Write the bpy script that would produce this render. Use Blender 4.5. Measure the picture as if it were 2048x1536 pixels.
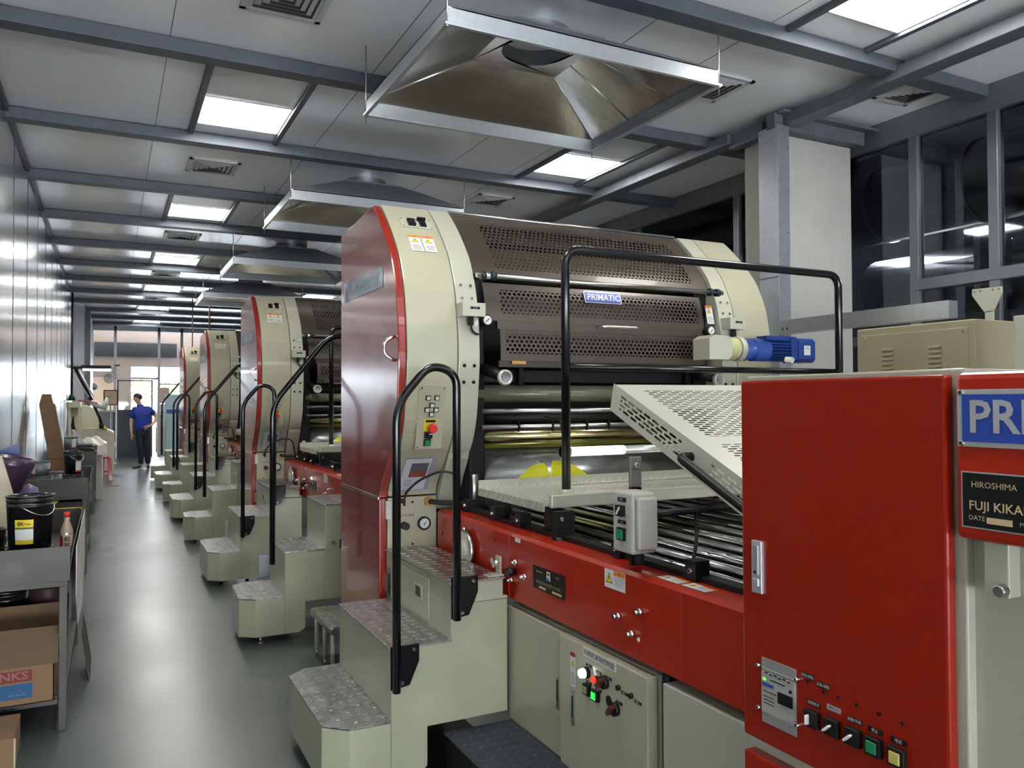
import bpy, bmesh, math, random
from mathutils import Vector, Matrix
random.seed(7)
S = bpy.context.scene
for o in list(bpy.data.objects): bpy.data.objects.remove(o, do_unlink=True)
COL = S.collection
# ------------------------------------------------------------------ camera
YAW, PIT, ROL, FPX, CH = .470, .0208, -.0038, 1588., 1.52
_f = Vector((math.sin(YAW)*math.cos(PIT), math.cos(YAW)*math.cos(PIT), math.sin(PIT)))
_r = Vector((math.cos(YAW), -math.sin(YAW), 0)); _u = _r.cross(_f)
_R = _r*math.cos(ROL)+_u*math.sin(ROL); _U = _u*math.cos(ROL)-_r*math.sin(ROL)
cd = bpy.data.cameras.new('camera'); cam = bpy.data.objects.new('camera', cd); COL.objects.link(cam)
cd.sensor_width = 36; cd.lens = FPX*36/2048; cd.clip_start = .05; cd.clip_end = 200
cam.matrix_world = Matrix(((_R.x, _U.x, -_f.x, 0), (_R.y, _U.y, -_f.y, 0), (_R.z, _U.z, -_f.z, CH), (0, 0, 0, 1)))
S.camera = cam
# ------------------------------------------------------------------ world, exposure
w = bpy.data.worlds.new('daylight'); S.world = w; w.use_nodes = True
w.node_tree.nodes['Background'].inputs[0].default_value = (.92, .97, 1, 1)
w.node_tree.nodes['Background'].inputs[1].default_value = 7.0
S.view_settings.view_transform = 'Standard'; S.view_settings.look = 'None'
S.view_settings.gamma = 1; S.view_settings.use_curve_mapping = False
S.view_settings.exposure = 2.2
PANEL_W = 8.0          # emission strength of the ceiling LED panels
ZC = 3.6               # ceiling height

# ------------------------------------------------------------------ materials
MATS = {}
def nt(name):
    m = bpy.data.materials.new(name); m.use_nodes = True
    return m, m.node_tree, m.node_tree.nodes['Principled BSDF']
def mat(name, col, rough=.5, metal=0., coat=0., emit=None, es=0., spec=None, var=0., vscale=8., bump=0., bscale=60., rvar=0., stretch=None, alpha=1., trans=0.):
    if name in MATS: return MATS[name]
    m, t, b = nt(name); N, L = t.nodes, t.links
    b.inputs['Base Color'].default_value = (*col, 1); b.inputs['Roughness'].default_value = rough
    b.inputs['Metallic'].default_value = metal; b.inputs['Coat Weight'].default_value = coat
    b.inputs['Coat Roughness'].default_value = .06
    if trans: b.inputs['Transmission Weight'].default_value = trans
    if spec is not None: b.inputs['Specular IOR Level'].default_value = spec
    if emit: b.inputs['Emission Color'].default_value = (*emit, 1); b.inputs['Emission Strength'].default_value = es
    if var or bump or rvar:
        tc = N.new('ShaderNodeTexCoord'); mp = N.new('ShaderNodeMapping'); L.new(tc.outputs['Object'], mp.inputs[0])
        if stretch: mp.inputs['Scale'].default_value = stretch
        nz = N.new('ShaderNodeTexNoise'); nz.inputs['Scale'].default_value = vscale; nz.inputs['Detail'].default_value = 5
        L.new(mp.outputs[0], nz.inputs[0])
        if var:
            mr = N.new('ShaderNodeMapRange'); mr.inputs[1].default_value = .3; mr.inputs[2].default_value = .7
            mr.inputs[3].default_value = 1-var; mr.inputs[4].default_value = 1+var*.6; L.new(nz.outputs[0], mr.inputs[0])
            mx = N.new('ShaderNodeVectorMath'); mx.operation = 'SCALE'; mx.inputs[0].default_value = col
            L.new(mr.outputs[0], mx.inputs['Scale']); L.new(mx.outputs[0], b.inputs['Base Color'])
        if rvar:
            mr = N.new('ShaderNodeMapRange'); mr.inputs[1].default_value = .3; mr.inputs[2].default_value = .7
            mr.inputs[3].default_value = max(.02, rough-rvar); mr.inputs[4].default_value = rough+rvar
            L.new(nz.outputs[0], mr.inputs[0]); L.new(mr.outputs[0], b.inputs['Roughness'])
        if bump:
            n2 = N.new('ShaderNodeTexNoise'); n2.inputs['Scale'].default_value = bscale; n2.inputs['Detail'].default_value = 3
            L.new(mp.outputs[0], n2.inputs[0]); bp = N.new('ShaderNodeBump'); bp.inputs['Strength'].default_value = bump
            bp.inputs['Distance'].default_value = .01; L.new(n2.outputs[0], bp.inputs['Height']); L.new(bp.outputs[0], b.inputs['Normal'])
    MATS[name] = m; return m

def M_(t, op, a, b=None, clamp=False):
    n = t.nodes.new('ShaderNodeMath'); n.operation = op; n.use_clamp = clamp
    for i, v in enumerate((a, b)):
        if v is None: continue
        if isinstance(v, (int, float)): n.inputs[i].default_value = v
        else: t.links.new(v, n.inputs[i])
    return n.outputs[0]

def perforated(name, col, rough, metal, pu, pv, hw, r):
    """sheet with staggered holes: pitch pu x pv metres, each a slot of half length hw and radius r, in UV metres"""
    m, t, b = nt(name); N, L = t.nodes, t.links
    b.inputs['Base Color'].default_value = (*col, 1); b.inputs['Roughness'].default_value = rough; b.inputs['Metallic'].default_value = metal
    uv = N.new('ShaderNodeUVMap'); sp = N.new('ShaderNodeSeparateXYZ'); L.new(uv.outputs[0], sp.inputs[0])
    ds = []
    for k in (0, .5):
        x = M_(t, 'MULTIPLY', M_(t, 'SUBTRACT', M_(t, 'FRACT', M_(t, 'ADD', M_(t, 'DIVIDE', sp.outputs[0], pu), k+20)), .5), pu)
        y = M_(t, 'MULTIPLY', M_(t, 'SUBTRACT', M_(t, 'FRACT', M_(t, 'ADD', M_(t, 'DIVIDE', sp.outputs[1], 2*pv), k+20)), .5), 2*pv)
        x = M_(t, 'MAXIMUM', M_(t, 'SUBTRACT', M_(t, 'ABSOLUTE', x), hw), 0.)
        ds.append(M_(t, 'SQRT', M_(t, 'ADD', M_(t, 'MULTIPLY', x, x), M_(t, 'MULTIPLY', y, y))))
    hole = M_(t, 'LESS_THAN', M_(t, 'MINIMUM', ds[0], ds[1]), r)
    tr = N.new('ShaderNodeBsdfTransparent'); mx = N.new('ShaderNodeMixShader')
    L.new(hole, mx.inputs[0]); L.new(b.outputs[0], mx.inputs[1]); L.new(tr.outputs[0], mx.inputs[2])
    L.new(mx.outputs[0], N['Material Output'].inputs[0]); MATS[name] = m; return m

def tread(name, col, cell, lenr, wid, bars, rough=.28, metal=1., height=.003, basecol=None, rot=True):
    """raised-pattern floor plate, pattern in object metres on the XY (and XZ) faces"""
    m, t, b = nt(name); N, L = t.nodes, t.links
    b.inputs['Metallic'].default_value = metal
    tc = N.new('ShaderNodeTexCoord'); sp = N.new('ShaderNodeSeparateXYZ'); L.new(tc.outputs['Object'], sp.inputs[0])
    yy = M_(t, 'ADD', sp.outputs[1], sp.outputs[2])
    u = M_(t, 'DIVIDE', sp.outputs[0], cell); v = M_(t, 'DIVIDE', yy, cell)
    fu = M_(t, 'SUBTRACT', M_(t, 'FRACT', M_(t, 'ADD', u, 50)), .5); fv = M_(t, 'SUBTRACT', M_(t, 'FRACT', M_(t, 'ADD', v, 50)), .5)
    par = M_(t, 'MODULO', M_(t, 'ADD', M_(t, 'FLOOR', M_(t, 'ADD', u, 50)), M_(t, 'FLOOR', M_(t, 'ADD', v, 50))), 2.)
    a = M_(t, 'ADD', fu, fv); c = M_(t, 'SUBTRACT', fu, fv)
    if not rot: par = M_(t, 'MULTIPLY', par, 0.)
    al = M_(t, 'ADD', M_(t, 'MULTIPLY', a, par), M_(t, 'MULTIPLY', c, M_(t, 'SUBTRACT', 1., par)))
    ac = M_(t, 'ADD', M_(t, 'MULTIPLY', c, par), M_(t, 'MULTIPLY', a, M_(t, 'SUBTRACT', 1., par)))
    e = M_(t, 'ADD', M_(t, 'POWER', M_(t, 'ABSOLUTE', M_(t, 'DIVIDE', al, lenr)), 2.), M_(t, 'POWER', M_(t, 'ABSOLUTE', M_(t, 'DIVIDE', ac, wid)), 2.))
    msk = M_(t, 'MULTIPLY', M_(t, 'SUBTRACT', 1., e), 3., True)
    if bars:
        msk = M_(t, 'MULTIPLY', msk, M_(t, 'GREATER_THAN', M_(t, 'SINE', M_(t, 'MULTIPLY', ac, bars*6.283/ (2*wid))), -.1))
    bp = N.new('ShaderNodeBump'); bp.inputs['Strength'].default_value = .9; bp.inputs['Distance'].default_value = height
    nz = N.new('ShaderNodeTexNoise'); nz.inputs['Scale'].default_value = 14; L.new(tc.outputs['Object'], nz.inputs[0])
    L.new(M_(t, 'ADD', msk, M_(t, 'MULTIPLY', nz.outputs[0], .35)), bp.inputs['Height']); L.new(bp.outputs[0], b.inputs['Normal'])
    mix = N.new('ShaderNodeMix'); mix.data_type = 'RGBA'
    bc = basecol or [x*.55 for x in col]
    mix.inputs[6].default_value = (*bc, 1); mix.inputs[7].default_value = (*col, 1); L.new(msk, mix.inputs[0])
    L.new(mix.outputs[2], b.inputs['Base Color'])
    L.new(M_(t, 'ADD', M_(t, 'MULTIPLY', msk, -.08), M_(t, 'ADD', M_(t, 'MULTIPLY', nz.outputs[0], .25), rough-.06)), b.inputs['Roughness'])
    MATS[name] = m; return m

cream = mat('cream_paint', (.375, .365, .265), .28, coat=.35, var=.04, vscale=3)
cream2 = mat('cream_paint_pale', (.41, .41, .33), .3, coat=.3)
stairc = mat('stair_cream_paint', (.37, .385, .27), .32, coat=.25, var=.1, vscale=5)
red = mat('red_paint', (.27, .010, .002), .28, coat=.35, spec=.3)
redg = mat('side_cover_red', (.25, .012, .006), .24, coat=.8, spec=.6)
redb = mat('beam_red_paint', (.36, .015, .003), .3, coat=.3, spec=.35)
black = mat('black_paint', (.003, .0035, .005), .2, spec=.45)
blackm = mat('black_matt', (.005, .005, .006), .55, spec=.25)
dark = mat('dark_steel', (.02, .035, .04), .4, metal=.6)
chrome = mat('chrome', (.8, .8, .8), .12, metal=1)
steel = mat('steel', (.42, .42, .41), .3, metal=1, var=.1, vscale=20)
brownm = mat('brown_sheet', (.070, .056, .046), .38, metal=.35, coat=.15)
perf = perforated('brown_perforated', (.070, .056, .046), .38, .35, .027, .0225, 0., .0088)
slots = perforated('white_slotted', (.48, .48, .41), .35, 0., .052, .0155, .016, .0042)
ALU = (.5, .5, .5)
tread5 = tread('five_bar_tread', (.62, .62, .61), .055, .62, .40, 5, .30)
treadl = tread('lentil_tread', (.85, .85, .84), .062, .50, .17, 0, .26, basecol=(.38, .38, .38), rot=False)
treadc = tread('cream_tread', (.66, .66, .60), .05, .6, .14, 0, .3, metal=.35, basecol=(.5, .5, .43))
treadd = tread('dark_tread', (.07, .08, .11), .05, .55, .14, 0, .45, metal=.3)
galv = mat('galvanised', (.50, .53, .57), .34, metal=.85, var=.07, vscale=30, bump=.08, bscale=50)
galvd = mat('galvanised_dull', (.13, .14, .16), .5, metal=.4, var=.15, vscale=9)
hoodm = mat('hood_steel', (.82, .80, .76), .22, metal=1, var=.08, vscale=18, bump=.3, bscale=5)
hoodo = mat('hood_outer', (.24, .26, .3), .4, metal=.7, var=.1)
white = mat('white_paper', (.6, .6, .6), .6)
blackt = mat('print_black', (.007, .007, .008), .45, spec=.3)
yellow = mat('sign_yellow', (.75, .58, .02), .5)
orange = mat('sign_orange', (.75, .22, .02), .5)
signred = mat('sign_red', (.45, .03, .02), .5)
blue = mat('plate_blue', (.02, .06, .36), .3, coat=.3)
sil = mat('silver_plate', (.6, .62, .64), .35, metal=.6)
green = mat('button_green', (.01, .22, .08), .35)
gold = mat('print_gold', (.55, .42, .25), .5)
rubber = mat('rubber', (.015, .015, .015), .7)
brass = mat('brass', (.55, .33, .1), .3, metal=1)

# ------------------------------------------------------------------ mesh building
_fontcache = {}
class MB:
    def __init__(s): s.v = []; s.f = []; s.m = []; s.sm = []; s.uv = []; s.mats = []
    def mi(s, m):
        if m not in s.mats: s.mats.append(m)
        return s.mats.index(m)
    def face(s, idx, m, smooth=False, uv=None):
        s.f.append(list(idx)); s.m.append(s.mi(m)); s.sm.append(smooth); s.uv.append(uv)
    def add(s, pts):
        k = len(s.v); s.v += [Vector(p) for p in pts]; return k
    def box(s, x0, x1, y0, y1, z0, z1, m, T=None):
        P = [(x, y, z) for z in (z0, z1) for y in (y0, y1) for x in (x0, x1)]
        if T is not None: P = [T @ Vector(p) for p in P]
        k = s.add(P)
        for q in ((0, 2, 3, 1), (4, 5, 7, 6), (0, 1, 5, 4), (2, 6, 7, 3), (0, 4, 6, 2), (1, 3, 7, 5)): s.face([k+i for i in q], m)
        return s
    def obox(s, c, size, rot, m):
        """box with centre c, size and 3x3/4x4 rotation"""
        T = Matrix.Translation(c) @ (rot.to_4x4())
        a, b, c2 = [q/2 for q in size]; return s.box(-a, a, -b, b, -c2, c2, m, T)
    def poly(s, pts, m, uv=None, smooth=False):
        k = s.add(pts); s.face(range(k, k+len(pts)), m, smooth, uv); return s
    def prism(s, pts, ax, a, b, m, smooth=False):
        """extrude polygon pts (2d) along axis ax from a to b. 2d coords: x->(y,z), y->(x,z), z->(x,y)"""
        def mk(p, t): return {'x': (t, p[0], p[1]), 'y': (p[0], t, p[1]), 'z': (p[0], p[1], t)}[ax]
        n = len(pts); k = s.add([mk(p, a) for p in pts]+[mk(p, b) for p in pts])
        s.face(range(k, k+n), m); s.face(range(k+2*n-1, k+n-1, -1), m)
        for i in range(n):
            j = (i+1) % n; s.face([k+i, k+j, k+n+j, k+n+i], m, smooth)
        return s
    def cyl(s, p0, p1, r0, m, r1=None, n=20, caps=True, capm=None, smooth=True):
        p0, p1 = Vector(p0), Vector(p1); r1 = r0 if r1 is None else r1
        d = (p1-p0).normalized(); a = d.orthogonal().normalized(); b = d.cross(a)
        k = s.add([p0+(a*math.cos(t)+b*math.sin(t))*r0 for t in [2*math.pi*i/n for i in range(n)]] +
                  [p1+(a*math.cos(t)+b*math.sin(t))*r1 for t in [2*math.pi*i/n for i in range(n)]])
        for i in range(n):
            j = (i+1) % n; s.face([k+i, k+j, k+n+j, k+n+i], m, smooth)
        if caps: s.face(range(k+n-1, k-1, -1), capm or m); s.face(range(k+n, k+2*n), capm or m)
        return s
    def lathe(s, prof, org, m, n=24, ax='z', a0=0, a1=2*math.pi, mfun=None):
        """prof: list of (radius, height)"""
        full = abs(a1-a0-2*math.pi) < 1e-6; o = Vector(org); q = n if full else n+1
        rows = []
        for r, h in prof:
            pts = []
            for i in range(q):
                t = a0+(a1-a0)*i/n; c, sn = r*math.cos(t), r*math.sin(t)
                pts.append(o+Vector({'z': (c, sn, h), 'x': (h, c, sn), 'y': (sn, h, c)}[ax]))
            rows.append(s.add(pts))
        for a in range(len(prof)-1):
            for i in range(n):
                j = (i+1) % q if full else i+1
                s.face([rows[a]+i, rows[a]+j, rows[a+1]+j, rows[a+1]+i], mfun(a, i) if mfun else m, True)
        return s
    def tube(s, pts, r, m, n=12, fil=0, caps=True):
        P = [Vector(p) for p in pts]
        if fil:
            Q = [P[0]]
            for i in range(1, len(P)-1):
                a, b, c = P[i-1], P[i], P[i+1]; f = min(fil, (a-b).length*.49, (c-b).length*.49)
                p, q = b+(a-b).normalized()*f, b+(c-b).normalized()*f
                for k in range(9):
                    t = k/8; Q.append(p*(1-t)**2+b*2*t*(1-t)+q*t*t)
            Q.append(P[-1]); P = Q
        k0 = None; a = None; rings = []
        for i, p in enumerate(P):
            d = ((P[min(i+1, len(P)-1)]-P[max(i-1, 0)])).normalized()
            a = d.orthogonal().normalized() if a is None else (a-d*a.dot(d)).normalized()
            b = d.cross(a)
            rr = r[i] if isinstance(r, (list, tuple)) else r
            rings.append(s.add([p+(a*math.cos(2*math.pi*j/n)+b*math.sin(2*math.pi*j/n))*rr for j in range(n)]))
        for i in range(len(rings)-1):
            for j in range(n):
                j2 = (j+1) % n; s.face([rings[i]+j, rings[i]+j2, rings[i+1]+j2, rings[i+1]+j], m, True)
        if caps: s.face(range(rings[0]+n-1, rings[0]-1, -1), m); s.face(range(rings[-1], rings[-1]+n), m)
        return s
    def grid(s, fn, nu, nv, m, uvf=None, smooth=True):
        k = s.add([fn(i/nu, j/nv) for j in range(nv+1) for i in range(nu+1)])
        for j in range(nv):
            for i in range(nu):
                q = [(i, j), (i+1, j), (i+1, j+1), (i, j+1)]
                s.face([k+b*(nu+1)+a for a, b in q], m, smooth, [uvf(a/nu, b/nv) for a, b in q] if uvf else None)
        return s
    def text(s, txt, T, size, m, ext=.0004, bold=0., xs=1., align='CENTER', shear=0.):
        """text in the local XY plane of T"""
        c = bpy.data.curves.new('t', 'FONT'); c.body = txt; c.size = 1; c.extrude = 0; c.offset = bold; c.shear = shear
        c.align_x = align; c.align_y = 'CENTER'; c.resolution_u = 2
        o = bpy.data.objects.new('t', c); COL.objects.link(o); bpy.context.view_layer.update()
        me = bpy.data.meshes.new_from_object(o.evaluated_get(bpy.context.evaluated_depsgraph_get()))
        k = s.add([T @ Vector((v.co.x*size*xs, v.co.y*size, ext)) for v in me.vertices])
        for p in me.polygons: s.face([k+i for i in p.vertices], m)
        bpy.data.objects.remove(o, do_unlink=True); bpy.data.curves.remove(c); bpy.data.meshes.remove(me)
        return s
    def build(s, name, parent=None, org=None, bevel=0, label=None, seg=2, mods=None):
        o0 = Vector(org) if org is not None else (ROOTLOC.get(parent.name, Vector((0, 0, 0))) if parent else Vector((0, 0, 0)))
        me = bpy.data.meshes.new(name)
        me.from_pydata([tuple(v-o0) for v in s.v], [], s.f)
        for m in s.mats: me.materials.append(m)
        me.polygons.foreach_set('material_index', s.m); me.polygons.foreach_set('use_smooth', s.sm)
        if any(u is not None for u in s.uv):
            lay = me.uv_layers.new(name='UVMap'); i = 0
            for f, u in zip(s.f, s.uv):
                for q in range(len(f)):
                    lay.data[i].uv = u[q] if u else (0, 0)
                    i += 1
        me.validate(); me.update()
        bm = bmesh.new(); bm.from_mesh(me); bmesh.ops.recalc_face_normals(bm, faces=bm.faces); bm.to_mesh(me); bm.free()
        o = bpy.data.objects.new(name, me); COL.objects.link(o)
        if parent: o.parent = parent; ROOTLOC[o.name] = o0
        else: o.location = o0; ROOTLOC[o.name] = o0
        if bevel:
            b = o.modifiers.new('bevel', 'BEVEL'); b.width = bevel; b.segments = seg; b.limit_method = 'ANGLE'; b.angle_limit = .6
            b.harden_normals = False
        if label: o['label'] = label
        return o
ROOTLOC = {}
def tag(o, label, cat, group=None):
    o['label'] = label; o['category'] = cat
    if group: o['group'] = group
    return o
def thing(name, label, cat, loc=(0, 0, 0), group=None):
    o = bpy.data.objects.new(name, None); COL.objects.link(o); o.location = loc; o.empty_display_size = .1
    ROOTLOC[o.name] = Vector(loc); return tag(o, label, cat, group)
def struct(o): o['kind'] = 'structure'; return o
def copy_tree(o, delta=None, label=None, parent=None):
    c = o.copy(); COL.objects.link(c)
    if parent: c.parent = parent
    if delta is not None: c.location = Vector(o.location)+Vector(delta)
    if label: c['label'] = label
    for ch in list(o.children): copy_tree(ch, parent=c)
    return c
def TR(o, x, y):
    """frame with origin o, x axis and y axis"""
    x = Vector(x).normalized(); y = Vector(y).normalized(); z = x.cross(y)
    return Matrix(((x.x, y.x, z.x, o[0]), (x.y, y.y, z.y, o[1]), (x.z, y.z, z.z, o[2]), (0, 0, 0, 1)))
XM = lambda x, y, z: TR((x, y, z), (0, -1, 0), (0, 0, 1))     # on a face looking to -X (text reads towards -Y)
YM = lambda x, y, z: TR((x, y, z), (1, 0, 0), (0, 0, 1))      # on a face looking to -Y
def plate(mb, T, w, h, m, th=.001):
    P = [T @ Vector(p) for p in ((-w/2, -h/2, 0), (w/2, -h/2, 0), (w/2, h/2, 0), (-w/2, h/2, 0), (-w/2, -h/2, th), (w/2, -h/2, th), (w/2, h/2, th), (-w/2, h/2, th))]
    k = mb.add(P)
    for q in ((0, 3, 2, 1), (4, 5, 6, 7), (0, 1, 5, 4), (1, 2, 6, 5), (2, 3, 7, 6), (3, 0, 4, 7)): mb.face([k+i for i in q], m)
    return mb
def off(T, x, y, z=0): return T @ Matrix.Translation((x, y, z))
def screw(mb, T, r=.008, h=.005, m=None):
    a, b = T @ Vector((0, 0, 0)), T @ Vector((0, 0, h)); mb.cyl(a, b, r, m or chrome, r1=r*.8, n=10); 
    mb.cyl(T @ Vector((0, 0, h)), T @ Vector((0, 0, h+.0006)), r*.4, blackm, n=6)
def warn_label(mb, T, w, h, head=orange, tri_bottom=True, side=False):
    """warning sticker: coloured header, black-edged yellow triangle, lines of print"""
    plate(mb, T, w, h, white, .0008)
    if side:
        plate(mb, off(T, w*.22, h*.36, .0009), w*.54, h*.24, head, .0003); tc = (-w*.27, 0, h*.38)
        lines = [(w*.22, h*(.12-.12*i), w*.46) for i in range(4)]
    else:
        plate(mb, off(T, 0, h*.43, .0009), w, h*.13, head, .0003); tc = (0, h*.17, w*.36)
        lines = [(0, -h*(.12+.07*i), w*.8*(1 if i % 3 else .7)) for i in range(5)]
    mb.text('注意', off(T, (w*.22 if side else 0), (h*.36 if side else h*.43), .0013), h*(.16 if side else .1), blackt, .0002)
    for r, m, e in ((tc[2], blackt, .001), (tc[2]*.82, yellow, .0014)):
        mb.poly([T @ Vector((tc[0]+r*math.cos(a), tc[1]-r*.1+r*math.sin(a), e)) for a in (math.pi/2, math.pi*7/6, math.pi*11/6)], m)
    r = tc[2]
    mb.poly([T @ Vector((tc[0]+r*x, tc[1]+r*y, .0018)) for x, y in ((-.08, .35), (.1, .35), (.02, .1), (.18, .1), (-.12, -.32), (-.02, -.02), (-.18, -.02))], blackt)
    for x, y, l in lines: plate(mb, off(T, x, y, .0009), l, h*.018, blackt, .0002)
    return mb

# ================================================================== SETTING
# floor
def floor_mat():
    m, t, b = nt('green_grey_epoxy'); N, L = t.nodes, t.links
    tc = N.new('ShaderNodeTexCoord'); n1 = N.new('ShaderNodeTexNoise'); n1.inputs['Scale'].default_value = .9; n1.inputs['Detail'].default_value = 2
    L.new(tc.outputs['Object'], n1.inputs[0]); cr = N.new('ShaderNodeValToRGB'); L.new(n1.outputs[0], cr.inputs[0])
    cr.color_ramp.elements[0].position = .3; cr.color_ramp.elements[0].color = (.048, .062, .057, 1)
    cr.color_ramp.elements[1].position = .75; cr.color_ramp.elements[1].color = (.080, .096, .088, 1)
    # cracks: thin dark veins where a stretched noise crosses one value; scuffs: sparse dark specks
    n2 = N.new('ShaderNodeTexNoise'); n2.inputs['Scale'].default_value = .55; n2.inputs['Detail'].default_value = 4; L.new(tc.outputs['Object'], n2.inputs[0])
    vein = M_(t, 'LESS_THAN', M_(t, 'ABSOLUTE', M_(t, 'SUBTRACT', n2.outputs[0], .56)), .0009)
    n3 = N.new('ShaderNodeTexNoise'); n3.inputs['Scale'].default_value = 26; n3.inputs['Detail'].default_value = 1; L.new(tc.outputs['Object'], n3.inputs[0])
    speck = M_(t, 'GREATER_THAN', n3.outputs[0], .80)
    k = M_(t, 'MAXIMUM', M_(t, 'MULTIPLY', vein, .6), speck, True)
    mx = N.new('ShaderNodeMix'); mx.data_type = 'RGBA'; L.new(k, mx.inputs[0]); L.new(cr.outputs[0], mx.inputs[6]); mx.inputs[7].default_value = (.012, .014, .014, 1)
    L.new(mx.outputs[2], b.inputs['Base Color'])
    mr = N.new('ShaderNodeMapRange'); L.new(n1.outputs[0], mr.inputs[0]); mr.inputs[1].default_value = .3; mr.inputs[2].default_value = .7
    mr.inputs[3].default_value = .26; mr.inputs[4].default_value = .36; L.new(mr.outputs[0], b.inputs['Roughness'])
    b.inputs['Specular IOR Level'].default_value = .8
    n4 = N.new('ShaderNodeTexNoise'); n4.inputs['Scale'].default_value = 3.; n4.inputs['Detail'].default_value = 3; L.new(tc.outputs['Object'], n4.inputs[0])
    bp = N.new('ShaderNodeBump'); bp.inputs['Strength'].default_value = .03; bp.inputs['Distance'].default_value = .01; L.new(n4.outputs[0], bp.inputs['Height']); L.new(bp.outputs[0], b.inputs['Normal'])
    return m
fm = floor_mat()
struct(MB().box(-.8, 9, -7, 30, -.1, 0, fm).build('floor'))
pave = mat('pale_paving', (.55, .53, .5), .7, var=.1)
struct(MB().box(-6, 16, 30, 60, -.12, -.02, pave).build('ground'))
# ceiling: panels with thin joints
ceilm = mat('ceiling_panel', (.84, .86, .89), .22, metal=.18, bump=.10, bscale=2.2, stretch=(1, .25, 1))
joint = mat('joint_dark', (.06, .065, .075), .6)
c = MB().box(-.8, 5.4, -7, 26, ZC, ZC+.1, ceilm)
struct(c.build('ceiling'))
j = MB()
for x in (.30, 1.48, 2.66, 3.25): j.box(x-.002, x+.002, -4, 24.4, ZC-.0015, ZC+.001, joint)
struct(j.build('trim_1'))
beamm = mat('beam_galvanised', (.10, .112, .135), .5, metal=.4, var=.12, vscale=7)
for k in range(-5, 12):
    y = 6.5+1.645*k
    if y > 24.2: continue
    b = MB().box(-.66, 5.2, y-.0, y+.12, ZC-.085, ZC-.004, beamm)
    struct(b.build('trim_%d' % (k+10), bevel=.004))
# left wall: polished vertical-ribbed sheet
def wallmat():
    m, t, b = nt('polished_ribbed_sheet'); N, L = t.nodes, t.links
    b.inputs['Base Color'].default_value = (.60, .62, .64, 1); b.inputs['Metallic'].default_value = .93; b.inputs['Roughness'].default_value = .17
    tc = N.new('ShaderNodeTexCoord'); mp = N.new('ShaderNodeMapping'); L.new(tc.outputs['Object'], mp.inputs[0]); mp.inputs['Scale'].default_value = (1, 1, .02)
    nz = N.new('ShaderNodeTexNoise'); nz.inputs['Scale'].default_value = 9; nz.inputs['Detail'].default_value = 4; L.new(mp.outputs[0], nz.inputs[0])
    sp = N.new('ShaderNodeSeparateXYZ'); L.new(tc.outputs['Object'], sp.inputs[0])
    rib = M_(t, 'MULTIPLY', M_(t, 'SINE', M_(t, 'MULTIPLY', sp.outputs[1], 150.)), .25)
    bp = N.new('ShaderNodeBump'); bp.inputs['Strength'].default_value = 1.; bp.inputs['Distance'].default_value = .003
    L.new(M_(t, 'ADD', nz.outputs[0], rib), bp.inputs['Height']); L.new(bp.outputs[0], b.inputs['Normal'])
    return m
wm = wallmat()
struct(MB().box(-.78, -.66, -7, 24.3, 0, ZC, wm).build('wall_left'))
seams = MB()
for k in range(26):
    y = -3.2+1.15*k; seams.box(-.66, -.657, y, y+.012, 0, ZC-.05, joint)
struct(seams.build('trim_30'))
struct(MB().box(-.66, -.635, -4, 17.6, ZC-.045, ZC-.0, beamm).build('trim_31', bevel=.003))
struct(MB().box(-.66, -.47, 19.2, 24.3, 0, ZC, mat('grey_cladding', (.36, .37, .39), .4, metal=.4)).box(-.47, -.44, 19.25, 19.3, 0, ZC, galvd).box(-.47, -.38, 20.6, 24.3, 0, ZC, galvd).build('trim_32'))
# behind the camera: unseen wall, low opening added to let in fill daylight
struct(MB().box(-.8, 5.3, -7.1, -7, 0, .1, mat('plaster_back', (.5, .5, .5), .7)).box(-.8, 5.3, -7.1, -7, 1.5, ZC, mat('plaster_back', (.5, .5, .5), .7)).box(2.2, 2.35, -7.1, -7, .1, 1.5, mat('plaster_back', (.5, .5, .5), .7)).build('wall_back'))
struct(MB().box(5.2, 5.3, -7, -4, 0, ZC, mat('plaster_back', (.5, .5, .5), .7)).build('wall_rear_side'))

# right side: window wall high up and low plaster wall
wallw = mat('column_plaster', (.34, .335, .31), .75, var=.06, vscale=4)
lowwall = mat('plaster_side', (.42, .41, .38), .8)
struct(MB().box(5.2, 5.3, -4, 4.2, 0, 1.95, lowwall).box(5.2, 5.3, 4.6, 24.3, 0, 1.95, lowwall).build('wall_right'))
fr = mat('window_frame_aluminium', (.20, .21, .23), .4, metal=.6, var=.08)
glass_m, gt, gb = nt('dark_glass')
gb.inputs['Base Color'].default_value = (.02, .022, .03, 1)
gl = gt.nodes.new('ShaderNodeBsdfGlossy'); gl.inputs['Roughness'].default_value = .03; gl.inputs[0].default_value = (.9, .92, 1, 1)
trn = gt.nodes.new('ShaderNodeBsdfTransparent'); trn.inputs[0].default_value = (.75, .78, .82, 1)
fz = gt.nodes.new('ShaderNodeFresnel'); fz.inputs[0].default_value = 1.5
mxg = gt.nodes.new('ShaderNodeMixShader'); gt.links.new(fz.outputs[0], mxg.inputs[0]); gt.links.new(trn.outputs[0], mxg.inputs[1]); gt.links.new(gl.outputs[0], mxg.inputs[2])
gt.links.new(mxg.outputs[0], gt.nodes['Material Output'].inputs[0])
ys = [-4, -2.6, -1.3, .1, 1.3, 2.5, 3.2, 3.78, 4.9, 5.6, 7.15, 8.35, 9.9, 11.5, 13.1, 14.7, 16.3, 18, 20, 22, 24.3]
wi = 1
wf = MB().box(5.17, 5.27, -4, 24.3, ZC-.18, ZC, fr)
for y in ys: wf.box(5.18, 5.25, y-.035, y+.035, 1.95, ZC-.17, fr)
wf.box(5.17, 5.26, -4, 3.78, 2.30, 2.38, fr); wf.box(5.17, 5.26, -4, 24.3, 1.93, 2.0, fr)
struct(wf.build('window_1', bevel=.004))
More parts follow.
